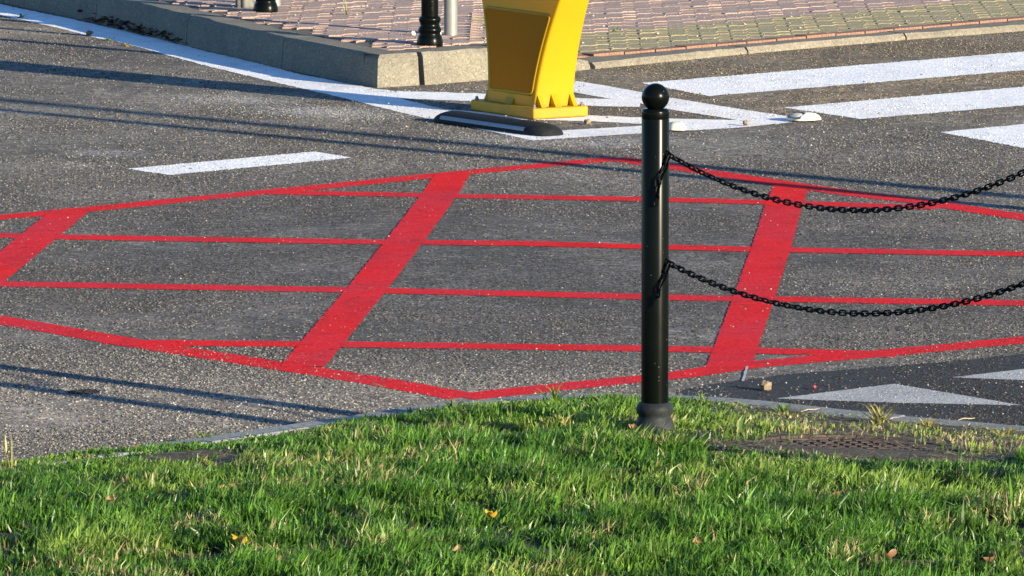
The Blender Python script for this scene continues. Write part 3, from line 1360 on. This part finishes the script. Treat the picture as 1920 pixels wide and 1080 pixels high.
def vnoise(x, y, sc, seed):
    """smooth value noise, vectorised"""
    r = np.random.default_rng(seed)
    T = r.random((64, 64))
    x, y = x * sc, y * sc
    xi, yi = np.floor(x).astype(int), np.floor(y).astype(int)
    fx, fy = x - xi, y - yi
    fx, fy = fx * fx * (3 - 2 * fx), fy * fy * (3 - 2 * fy)
    g = lambda a, b: T[a % 64, b % 64]
    return (g(xi, yi) * (1 - fx) + g(xi + 1, yi) * fx) * (1 - fy) + (g(xi, yi + 1) * (1 - fx) + g(xi + 1, yi + 1) * fx) * fy


NB = 390000
X = rng.uniform(-1.75, 1.75, NB)
Y = rng.uniform(16.3, 21.2, NB)
d = edge_d(X, Y)
n1 = vnoise(X, Y, 2.2, 1)
n2 = vnoise(X, Y, 6.5, 2)
n3 = vnoise(X, Y, 17, 3)
clump = .25 * n1 + .35 * n2 + .4 * n3
n4 = vnoise(X, Y, 11, 5)
dens = np.clip((clump - .33) / .16, .05, 1) * np.clip((n4 - .12) / .2, .25, 1)
# thin, trodden turf near the kerb on the right and round the manhole
dens = np.maximum(dens, .55 * (d < .22))
right_edge = np.clip((X - .45) / .4, 0, 1) * np.clip((.95 - d) / .35, 0, 1)
dens *= 1 - .8 * right_edge
rm = np.hypot(X - mh.x, Y - mh.y)
dens *= np.clip((rm - .2) / .2, 0, 1) * (1 - .6 * np.clip((.55 - rm) / .2, 0, 1) * (Y > mh.y - .1))
over = .012 + .11 * np.clip((-.80 - X) / .35, 0, 1) + .12 * np.clip(vnoise(X, Y, 7, 51) - .62, 0, 1)
dens *= np.clip((d + over) / .03, 0, 1)
# bare scuffs
for (sx_, sy_, rr) in [(1190, 955, .10), (1060, 990, .07), (1130, 965, .07), (1850, 1050, .12), (30, 1045, .08), (1400, 955, .07), (100, 960, .05), (240, 940, .05), (560, 1000, .06), (1010, 905, .05), (640, 905, .05), (1560, 960, .05), (1290, 930, .06), (780, 1010, .05), (380, 1010, .05), (1480, 1060, .06)]:
    q = at(sx_, sy_, .1)
    dens *= np.clip((np.hypot(X - q.x, (Y - q.y) * .8) - rr * .5) / rr, .12, 1)
r1 = np.hypot(X - B1.x, Y - B1.y)
dens *= np.clip((r1 - .045) / .02, 0, 1)
keep = rng.random(NB) < dens
X, Y, d, n1, n2, n3, clump, right_edge, rm = [a[keep] for a in (X, Y, d, n1, n2, n3, clump, right_edge, rm)]
nb = len(X)
Z = np.maximum(ground_z(X, Y) - .004, np.where(d < 0, .022, -1))
hgt = .86 * (.006 + .1 * clump ** 1.6 + .014 * rng.random(nb)) * rng.uniform(.5, 1.2, nb) * np.clip(.66 + .28 * d, .6, 1.1)
hgt *= 1 - .45 * right_edge
hgt *= np.clip(.55 + d * 1.0, .55, 1)
fr1 = (np.hypot(X - B1.x, (Y - B1.y) * .6) < .2) & (Y < B1.y + .02)
hgt[fr1] *= .5
front = (np.abs(X - mh.x) < .42) & (Y < mh.y) & (Y > mh.y - .85)
hgt[front] *= np.clip(.3 + .6 * (mh.y - Y[front] - .3) / .5, .3, .9)
tall = rng.random(nb) < .012
hgt[tall] *= 1.55
az = rng.uniform(0, 2 * math.pi, nb) + 0
lean = np.abs(rng.normal(.38, .25, nb))
wd = rng.uniform(.0013, .0032, nb) * (1 + .5 * (rng.random(nb) < .06))
# blades lean out of their clumps and a little with the wind
lx = np.cos(az) * lean + .12 + .3 * (vnoise(X, Y, 5, 9) - .5)
ly = np.sin(az) * lean + .3 * (vnoise(X, Y, 5, 10) - .5)
yaw = rng.uniform(0, math.pi, nb)
wx, wy = np.cos(yaw), np.sin(yaw)
V_ = np.zeros((nb, 5, 3))
for k, (t, wf) in enumerate(((0, .8), (.55, 1.0))):
    bx = X + lx * hgt * (t * t * .9 + t * .15)
    by = Y + ly * hgt * (t * t * .9 + t * .15)
    bz = Z + hgt * t * (1 - .12 * t * lean)
    V_[:, 2 * k, 0] = bx - wx * wd * wf
    V_[:, 2 * k, 1] = by - wy * wd * wf
    V_[:, 2 * k, 2] = bz
    V_[:, 2 * k + 1, 0] = bx + wx * wd * wf
    V_[:, 2 * k + 1, 1] = by + wy * wd * wf
    V_[:, 2 * k + 1, 2] = bz
V_[:, 4, 0] = X + lx * hgt * 1.05
V_[:, 4, 1] = Y + ly * hgt * 1.05
V_[:, 4, 2] = Z + hgt * np.clip(1 - .38 * lean, .3, 1)
base = np.arange(nb) * 5
loops = np.stack([base, base + 1, base + 3, base + 2, base + 2, base + 3, base + 4], 1).ravel()
starts = np.stack([np.arange(nb) * 7, np.arange(nb) * 7 + 4], 1).ravel()
ca = np.array([.026, .085, .012])
cb = np.array([.11, .235, .03])
cc = np.array([.20, .30, .05])
cs_ = np.array([.42, .34, .17])
t = np.clip(.5 * rng.random(nb) + .5 * n2, 0, 1)[:, None]
col = ca * (1 - t) + cb * t
yl = np.clip((vnoise(X, Y, 3.1, 21) - .52) * 2.0 + rng.normal(0, .2, nb) + .5 * right_edge + .3 * np.clip(1 - d / .5, 0, 1), 0, .9)[:, None]
col = col * (1 - yl) + cc * yl
dry = rng.random(nb) < (.016 + .3 * (vnoise(X, Y, 5, 22) > .74) + .35 * right_edge + .25 * np.clip((.5 - rm) / .15, 0, 1))
col[dry] = cs_ * rng.uniform(.6, 1.1, (dry.sum(), 1))
col *= rng.uniform(.55, 1.5, (nb, 1)) * (.75 + .5 * vnoise(X, Y, 8, 61))[:, None]
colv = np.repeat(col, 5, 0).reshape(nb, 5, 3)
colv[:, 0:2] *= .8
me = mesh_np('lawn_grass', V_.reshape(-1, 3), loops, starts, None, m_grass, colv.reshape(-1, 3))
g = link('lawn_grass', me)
tag(g, 'short green lawn grass in the foreground bank', 'grass', kind='stuff')

# dead thatch and straw lying between the blades
NT = 26000
X = rng.uniform(-1.7, 1.75, NT)
Y = rng.uniform(16.8, 21.1, NT)
d = edge_d(X, Y)
re_ = np.clip((X - .4) / .4, 0, 1) * np.clip((1.0 - d) / .35, 0, 1)
rm = np.hypot(X - mh.x, Y - mh.y)
keep = (d > .0) & (rng.random(NT) < .35 + .65 * np.maximum(re_, rm < .6)) & (rm > .05 + .3 * rng.random(NT))
X, Y = X[keep], Y[keep]
n = len(X)
a = rng.uniform(0, 2 * math.pi, n)
L2 = rng.uniform(.015, .06, n)
Z = ground_z(X, Y) + rng.uniform(.002, .018, n)
wv = rng.uniform(.0008, .002, n)
V_ = np.zeros((n, 4, 3))
dx, dy = np.cos(a), np.sin(a)
tilt = rng.normal(0, .12, n)
for k, (s_, w_) in enumerate(((-1, -1), (-1, 1), (1, 1), (1, -1))):
    V_[:, k, 0] = X + dx * L2 / 2 * s_ - dy * wv * w_
    V_[:, k, 1] = Y + dy * L2 / 2 * s_ + dx * wv * w_
    V_[:, k, 2] = Z + tilt * L2 / 2 * s_
col = np.array([.40, .32, .18]) * rng.uniform(.4, 1.15, (n, 1))
me = mesh_np('thatch', V_.reshape(-1, 3), np.arange(n * 4), np.arange(n) * 4, None, m_litter, np.repeat(col, 4, 0))
tag(link('thatch', me), 'dry straw and dead grass lying on the lawn soil', 'straw', kind='stuff')


# ------------------------------------------------------------------ grit on the road and crumbs on the pavement
def grit(name, pts, sizes, cols, label, cat):
    n = len(pts)
    oct_v = np.array([[1, 0, 0], [-1, 0, 0], [0, 1, 0], [0, -1, 0], [0, 0, 1], [0, 0, -.6]], float)
    oct_f = np.array([[0, 2, 4], [2, 1, 4], [1, 3, 4], [3, 0, 4], [2, 0, 5], [1, 2, 5], [3, 1, 5], [0, 3, 5]])
    ang = rng.uniform(0, 2 * math.pi, n)
    ca_, sa_ = np.cos(ang), np.sin(ang)
    jit = rng.uniform(.6, 1.3, (n, 6, 3))
    v = oct_v[None] * jit
    vx = v[..., 0] * ca_[:, None] - v[..., 1] * sa_[:, None]
    vy = v[..., 0] * sa_[:, None] + v[..., 1] * ca_[:, None]
    v = np.stack([vx, vy, v[..., 2] * .75], -1) * sizes[:, None, None] + pts[:, None, :]
    f = (oct_f[None] + (np.arange(n) * 6)[:, None, None]).reshape(-1)
    me = mesh_np(name, v.reshape(-1, 3), f, np.arange(n * 8) * 3, None, m_litter, np.repeat(cols, 6, 0))
    return tag(link(name, me), label, cat, kind='stuff')


pts, sz, cl = [], [], []


def scatter(x0, x1, y0, y1, n, smin, smax, zf, bright):
    for _ in range(n):
        p = at(random.uniform(x0, x1), random.uniform(y0, y1), 0)
        z = zf(p)
        if z is None:
            continue
        s_ = smin + (smax - smin) * random.random() ** 3
        pts.append((p.x, p.y, z + s_ * .35))
        sz.append(s_)
        b = random.uniform(.12, bright)
        cl.append((b, b * .93, b * .8))


lawn_ok = lambda p: 0.008 if edge_d(p.x, p.y) < -KW - .02 else None
scatter(-50, 1970, 170, 860, 1500, .002, .005, lawn_ok, .5)
scatter(600, 1560, 190, 270, 320, .002, .007, lambda p: .008, .6)
scatter(1200, 1970, 100, 290, 380, .002, .007, lambda p: .008, .55)
scatter(1270, 1970, 690, 790, 130, .002, .006, lawn_ok, .55)
scatter(690, 1100, 150, 175, 250, .003, .008, lambda p: .004, .55)
grit('road_grit', np.array(pts), np.array(sz), np.array(cl), 'loose pale grit scattered over the asphalt', 'grit')
pts, sz, cl = [], [], []
for _ in range(800):
    p = at(random.uniform(420, 1950), random.uniform(-20, 105), PH)
    a, b = INO[0], INO[6]
    n_ = (b - a).normalized()
    if p.x < INO[6].x and n_.x * (p.y - a.y) - n_.y * (p.x - a.x) < 0:
        continue
    if p.x >= INO[6].x and p.y < float(np.interp(p.x, INX[6:], INY[6:])):
        continue
    s_ = .003 + .007 * random.random() ** 3
    pts.append((p.x, p.y, pav_z(p.x) + s_ * .4))
    sz.append(s_)
    b_ = random.uniform(.25, .6)
    cl.append((b_, b_ * .92, b_ * .8))
grit('pavement_grit', np.array(pts), np.array(sz), np.array(cl), 'pale crumbs of mortar and grit lying on the pavers', 'grit')


# the asphalt's own stone chippings, standing a few millimetres proud
def worn_at(x, y):
    """0..1: how far traffic has polished the surfacing"""
    q = at(880, 500)
    e = np.clip(1.5 - 1.25 * np.hypot((x - q.x) / 2.3, (y - q.y) / 3.0), 0, 1)
    return e * np.clip(.35 + 1.3 * (vnoise(x, y, 1.1, 41) - .1), 0, 1)


def chippings(n):
    px = rng.uniform(-70, 1990, n)
    py = rng.uniform(-5, 885, n)
    dx, dy = (px - 960) / F_PX, -(py - 540) / F_PX
    dz = -math.sin(PITCH) + dy * math.cos(PITCH)
    t_ = -CAM_H / dz
    x, y = dx * t_, (math.cos(PITCH) + dy * math.sin(PITCH)) * t_
    ok = edge_d(x, y) < -KW - .01
    a, b = at(*LEFT[0]), at(*LEFT[-1])
    n_ = (b - a).normalized()
    left_in = (x <= b.x) & (n_.x * (y - a.y) - n_.y * (x - a.x) > -.01)
    ix = np.array([p.x for p in IN[6:]])
    iy = np.array([p.y for p in IN[6:]])
    right_in = (x > b.x) & (y > np.interp(x, ix, iy) - .01)
    patch = .55 * vnoise(x, y, 1.3, 31) + .45 * vnoise(x, y, 4.0, 32)
    ok &= ~left_in & ~right_in & (rng.random(n) < np.clip((patch - .2) / .4, .25, 1))
    newer = (x > at(1360, 716).x) & (y < np.interp(x, [at(1270, 733).x, at(1477, 702).x, at(1768, 679).x, at(1920, 664).x], [at(1270, 733).y, at(1477, 702).y, at(1768, 679).y, at(1920, 664).y]))
    ok &= ~(newer & (rng.random(n) < .5))
    x, y, newer, patch = x[ok], y[ok], newer[ok], patch[ok]
    n = len(x)
    r = rng.uniform(.0026, .0058, n)
    h = rng.uniform(.0012, .0056, n) * (1 - .5 * worn_at(x, y))
    ang = rng.uniform(0, 2 * math.pi, n)
    v = np.zeros((n, 5, 3))
    for k in range(4):
        q = ang + k * math.pi / 2 + rng.uniform(-.3, .3, n)
        rr = r * rng.uniform(.7, 1.3, n)
        v[:, k, 0] = x + np.cos(q) * rr
        v[:, k, 1] = y + np.sin(q) * rr
        v[:, k, 2] = .0003
    v[:, 4, 0] = x + rng.uniform(-.3, .3, n) * r
    v[:, 4, 1] = y + rng.uniform(-.3, .3, n) * r
    v[:, 4, 2] = h
    b5 = (np.arange(n) * 5)[:, None]
    loops = (b5 + np.array([[0, 1, 4, 1, 2, 4, 2, 3, 4, 3, 0, 4]])).ravel()
    u = rng.random(n)
    g_ = np.interp(u, [0, .45, .8, .95, 1], [.035, .085, .135, .19, .27]) * np.where(newer, .38, 1)
    warm = np.clip((y - 28.6) / 2, 0, 1) * np.clip((x + .6) / 1.0, 0, 1) * .9 + .35 + .3 * rng.random(n) - .3 * worn_at(x, y)
    q = at(480, 750)
    g_ = g_ * (1.2 - .42 * worn_at(x, y))
    g_ = g_ * (1 + .45 * np.clip(1.3 - np.hypot((x - q.x) / 2.2, (y - q.y) / 1.3), 0, 1))
    q = at(157, 735)
    g_ = np.where(np.hypot((x - q.x) / .05, (y - q.y) / .06) < 1, g_ * .15, g_)
    dust = np.zeros(n)
    for (qx, qy, rx, ry, rot, amt) in DUST:
        q = at(qx, qy)
        ex, ey = x - q.x, y - q.y
        e1, e2 = ex * math.cos(rot) + ey * math.sin(rot), -ex * math.sin(rot) + ey * math.cos(rot)
        dust = np.maximum(dust, amt * np.clip(1.15 - np.hypot(e1 / rx, e2 / ry), 0, 1))
    g_ = np.where(rng.random(n) < dust, rng.uniform(.17, .36, n), g_)
    cols = np.stack([g_ * (1 + .28 * warm), g_ * (1 + .1 * warm), g_ * (1.02 - .2 * warm)], 1)
    # chippings under the markings carry the paint
    for kind, data, mat in PAINTED:
        if mat.name not in PCOL:
            continue
        ins = np.zeros(n, bool)
        if kind == 'line':
            for a, b in zip(data[0], data[0][1:]):
                ab = b - a
                tt = np.clip(((x - a.x) * ab.x + (y - a.y) * ab.y) / ab.length_squared, 0, 1)
                ins |= np.hypot(x - a.x - ab.x * tt, y - a.y - ab.y * tt) < data[1] / 2 - .001
        else:
            for a, b in zip(data, data[1:] + data[:1]):
                if abs(b.y - a.y) > 1e-9:
                    ins ^= ((a.y > y) != (b.y > y)) & (x < (b.x - a.x) * (y - a.y) / (b.y - a.y) + a.x)
        ins &= rng.random(n) > np.where(patch > .58, .2, .06) * (1 if mat is m_red else .25)
        k_ = ins.sum()
        cols[ins] = np.array(PCOL[mat.name]) * rng.uniform(.82, 1.06, (k_, 1))
        v[ins, 4, 2] *= .8
    me = mesh_np('asphalt_chippings', v.reshape(-1, 3), loops, np.arange(n * 4) * 3, None, m_chip, np.repeat(cols, 5, 0))
    o = link('asphalt_chippings', me, road)
    o['kind'] = 'stuff'


chippings(340000)

# leaf litter blown against the kerb
def litter(name, n, fx, fy, label):
    Vv, cols = [], []
    for _ in range(n):
        x = fx()
        p = at(x, fy(x), 0)
        L2, W2 = random.uniform(.012, .04), random.uniform(.006, .018)
        a = random.uniform(0, 6.28)
        z = .008 + random.random() ** 2 * .035
        R3 = Matrix.Translation((p.x, p.y, z)) @ Matrix.Rotation(a, 4, 'Z') @ Matrix.Rotation(random.uniform(-.7, .7), 4, 'X') @ Matrix.Rotation(random.uniform(-.5, .5), 4, 'Y')
        for q in ((-L2, 0, 0), (0, -W2, .004), (L2, 0, 0), (0, W2, .004)):
            v = R3 @ Vector(q)
            v.z = max(v.z, .006)
            Vv.append(tuple(v))
        c = random.choice([(.16, .08, .035), (.09, .05, .03), (.05, .035, .025), (.26, .17, .08), (.05, .04, .03), (.3, .28, .24)])
        cols += [c] * 4
    n4 = len(Vv) // 4
    me = mesh_np(name, np.array(Vv), np.arange(n4 * 4), np.arange(n4) * 4, None, m_litter, np.array(cols))
    tag(link(name, me), label, 'leaf litter', kind='stuff')


litter('leaf_litter', 420, lambda: random.gauss(255, 48), lambda x: 61 + (x - 255) * .245 - abs(random.gauss(0, 6)) + 3, 'brown leaf litter piled against the shaded kerb')


# ------------------------------------------------------------------ single leaves, stones, weeds
def leaf_mesh(name, mat, seed, L2=.05, W2=.03):
    r = random.Random(seed)
    m = MB()
    n = 7
    vs = []
    for i in range(n):
        t = i / (n - 1)
        w_ = W2 * math.sin(math.pi * min(1, t * 1.02 + .02)) ** .8 * (1 + .08 * math.sin(t * 17 + seed))
        x = (t - .5) * L2
        curl = .25 * L2 * (t - .5) ** 2 * 4 * r.uniform(.6, 1.2)
        vs += [(x, -w_ / 2, curl + .010), (x, 0, curl), (x, w_ / 2, curl + .012 * r.uniform(.4, 1.4))]
    fs = []
    for i in range(n - 1):
        for k in range(2):
            fs.append((i * 3 + k, (i + 1) * 3 + k, (i + 1) * 3 + k + 1, i * 3 + k + 1))
    m.add(vs, fs)
    return m.mesh(name, mat, True)


LEAVES = [(428, 918, m_leaf_tan, .075, 'curled tan dead leaf in the lawn below the shadowed kerb'),
          (516, 934, m_leaf_tan, .05, None), (458, 1014, m_leaf_yel, .065, 'bright yellow fallen leaf lying in the lawn grass'),
          (534, 1053, m_leaf_tan, .055, None), (205, 940, m_leaf_tan, .045, None), (770, 992, m_leaf_tan, .05, None), (857, 1036, m_leaf_tan, .05, None),
          (1572, 931, m_leaf_brn, .07, 'olive brown curled leaf in the grass below the manhole cover'), (1308, 1018, m_leaf_tan, .045, None),
          (1668, 1042, m_leaf_brn, .05, None), (920, 966, m_leaf_yel, .05, 'orange dead leaf flat in the middle of the lawn'), (712, 877, m_leaf_tan, .04, None),
          (1187, 800, m_leaf_tan, .035, 'small tan leaf beside the foot of the chained bollard'), (1860, 1048, m_leaf_brn, .06, None)]
for i, (px, py, mt, L2, lab) in enumerate(LEAVES):
    z = .2
    for _ in range(6):
        p = at(px, py, z)
        z = float(ground_z(p.x, p.y)) + .035
    o = link('fallen_leaf', leaf_mesh('fallen_leaf', mt, i, L2 * .8, L2 * .5), None, (p.x, p.y, z - .006))
    o.rotation_euler = (random.uniform(-.5, .9), random.uniform(-.5, .5), random.uniform(0, 6.28))
    if lab:
        tag(o, lab, 'leaf')
    elif mt is m_leaf_brn:
        tag(o, 'dark brown fallen leaf lying deep in the lawn grass', 'leaf', 'dark leaves in the lawn')
    else:
        tag(o, 'small pale tan fallen leaf lying in the lawn grass', 'leaf', 'tan leaves in the lawn')


def rock(loc, r, mat, seed, label, cat, name='pebble', group=None):
    m = MB()
    rr = random.Random(seed)
    n1_, n2_ = 7, 10
    vs = [(0, 0, -r * .6)]
    off = Vector((seed * 3.1, seed, 0))
    for i in range(1, n1_):
        a = -math.pi / 2 + math.pi * i / n1_
        for k in range(n2_):
            b = 2 * math.pi * k / n2_
            q = Vector((math.cos(a) * math.cos(b), math.cos(a) * math.sin(b), math.sin(a) * .85))
            k_ = r * (1 + .5 * noise.noise(q * 1.4 + off))
            vs.append(tuple(q * k_))
    vs.append((0, 0, r * .85))
    fs = [(0, 1 + (k + 1) % n2_, 1 + k) for k in range(n2_)]
    for i in range(n1_ - 2):
        for k in range(n2_):
            fs.append((1 + i * n2_ + k, 1 + i * n2_ + (k + 1) % n2_, 1 + (i + 1) * n2_ + (k + 1) % n2_, 1 + (i + 1) * n2_ + k))
    e_ = len(vs) - 1
    fs += [(1 + (n1_ - 2) * n2_ + k, 1 + (n1_ - 2) * n2_ + (k + 1) % n2_, e_) for k in range(n2_)]
    m.add(vs, fs)
    o = m.build(name, mat)
    o.location = loc
    return tag(o, label, cat, group)


p = at(1436, 733)
rock((p.x, p.y, .015), .018, m_stone, 3, 'tan angular pebble on the dark asphalt below the red box', 'pebble')
m_redbit = plain('red_plastic', (.45, .02, .03), .4)
p = at(1527, 731)
rock((p.x, p.y, .009), .006, m_redbit, 5, 'tiny red fragment on the dark asphalt above the grey triangle', 'fragment', 'plastic_fragment')
p = at(1102, 234)
rock((p.x, p.y, .012), .014, m_stone, 8, 'brown pebble on the asphalt to the right of the yellow base', 'pebble')
p = at(1398, 237)
rock((p.x, p.y, .014), .013, m_stone, 9, 'tan pebble on the white tip of the painted island', 'pebble')
p = at(983, 252)
rock((p.x, p.y, .010), .010, m_stone, 10, 'small pale pebble against the rubber lane separator', 'pebble')
p = at(167, 67)
rock((p.x, p.y, .012), .016, m_leaf_tan, 11, 'orange tan pebble on the edge of the white line', 'pebble')
p = at(774, 66, PH)
rock((p.x, p.y, PH + .008), .012, m_cream, 12, 'white pebble beside the foot of a pavement bollard', 'pebble')
p = at(838, 67, PH)
rock((p.x - .04, p.y - .05, PH + .012), .018, m_cream, 13, 'pale stone at the foot of the grey sign post', 'pebble')

# straw and twig
for (xa, ya, xb, yb_, lab) in [(1502, 772, 1537, 766, 'straight pale straw lying across the lawn kerb'), (1796, 776, 1828, 772, 'bent dry twig on the dark asphalt beside the kerb'),
                               (694, 709, 722, 713, 'pale straw stalk on the asphalt beside the red line')]:
    a, b = at(xa, ya, .03), at(xb, yb_, .03)
    if lab.startswith('pale') or lab.startswith('bent'):
        a.z = b.z = .012
    m = MB()
    c = (a + b) / 2
    m.tube([a - c, (a - c) * .3 + Vector((0, .003, .003)), (b - c) * .5, b - c], [.0010, .0016, .0014, .0008], 5)
    o = m.build('straw_stalk', m_straw)
    o.location = c
    tag(o, lab, 'straw')


def weed(loc, h, n, spread, mat, label, name='weed', group=None, width=.003):
    m = MB()
    for i in range(n):
        a = random.uniform(0, 6.28)
        l = h * random.uniform(.5, 1.1)
        out = spread * random.uniform(.3, 1)
        dx, dy = math.cos(a), math.sin(a)
        w_ = width * random.uniform(.7, 1.3)
        sx_, sy_ = -dy * w_, dx * w_
        bx, by = random.gauss(0, .006), random.gauss(0, .006)
        vs = []
        for t in (0, .4, .75):
            x, y, z = bx + dx * out * t ** 1.6, by + dy * out * t ** 1.6, l * (t - .25 * t * t * spread / max(h, .01)) - .01
            k = 1 - t * .4
            vs += [(x - sx_ * k, y - sy_ * k, z), (x + sx_ * k, y + sy_ * k, z)]
        vs.append((bx + dx * out, by + dy * out, l * (.97 - .25 * spread / max(h, .01)) - .01))
        m.add(vs, [(0, 1, 3, 2), (2, 3, 5, 4), (4, 5, 6)])
    o = m.build(name, mat)
    o.location = loc
    return tag(o, label, 'weed', group)


m_drygr = leafy('dry_grass', None, (.33, .30, .09), .3)
m_brgr = leafy('bright_grass', None, (.16, .25, .05), .35)
for (px, py, h, n, sp_, mt, lab) in [(1648, 793, .085, 46, .09, m_drygr, 'yellow green grass tuft overhanging the kerb behind the manhole cover'),
                                     (1470, 775, .06, 16, .06, m_brgr, 'small fresh grass tuft on the kerb right of the chained bollard'),
                                     (1316, 757, .055, 14, .05, m_brgr, 'thin grass tuft against the kerb beside the chained bollard'),
                                     (1040, 757, .085, 22, .09, m_brgr, 'leggy grass tuft overlapping the kerb under the red box corner'),
                                     (850, 775, .075, 20, .08, m_brgr, 'broad grass tuft below the corner of the red box'),
                                     (385, 830, .07, 16, .06, m_brgr, 'tall grass tuft at the kerb in the post shadow'),
                                     (15, 880, .13, 5, .03, m_drygr, 'tall single grass stem at the road edge'),
                                     (250, 850, .06, 18, .06, m_drygr, 'yellowish grass tuft spilling onto the asphalt'),
                                     (1740, 800, .05, 24, .06, m_drygr, 'low straw coloured tuft behind the manhole cover'),
                                     (1880, 820, .05, 24, .06, m_drygr, 'dry tuft on the bare soil right of the manhole cover')]:
    z = .05
    for _ in range(6):
        p = at(px, py, z)
        z = max(.0, float(ground_z(p.x, p.y)))
    weed((p.x, p.y, z), h, n, sp_, mt, lab, 'grass_tuft')
for (px, py, h, n, sp_, lab) in [(203, 77, .04, 14, .05, 'tiny green weed on the white line by the leaf litter'), (236, 87, .035, 12, .05, 'tiny yellow weed at the edge of the white line'),
                                 (40, 34, .045, 16, .09, 'flat green weed on the end of the white line')]:
    p = at(px, py)
    weed((p.x, p.y, .006), h, n, sp_, m_weed if 'green' in lab else m_drygr, lab)
p = at(648, 28, PH)
weed((p.x, p.y, PH), .11, 4, .02, m_drygr, 'dry upright weed stalk growing between the brown pavers')
p = at(1152, 57, .04)
weed((p.x, p.y, pav_z(p.x)), .05, 9, .04, m_weed, 'small weed growing where brown pavers meet yellow pavers')

# broad-leaved rosettes in the turf
for (px, py, lab) in [(1895, 1035, 'pale broad-leaved weed rosette in the lawn below the manhole cover'), (690, 1060, 'broad-leaved weed rosette in the lawn near a tan leaf'),
                      (40, 925, 'broad-leaved weed rosette in the lawn by the road edge'), (1120, 880, 'broad-leaved weed rosette in the lawn in front of the chained bollard')]:
    z = .1
    for _ in range(6):
        p = at(px, py, z)
        z = float(ground_z(p.x, p.y))
    weed((p.x, p.y, z + .012), .035, 9, .06, m_brgr, lab, 'weed_rosette', None, .010)
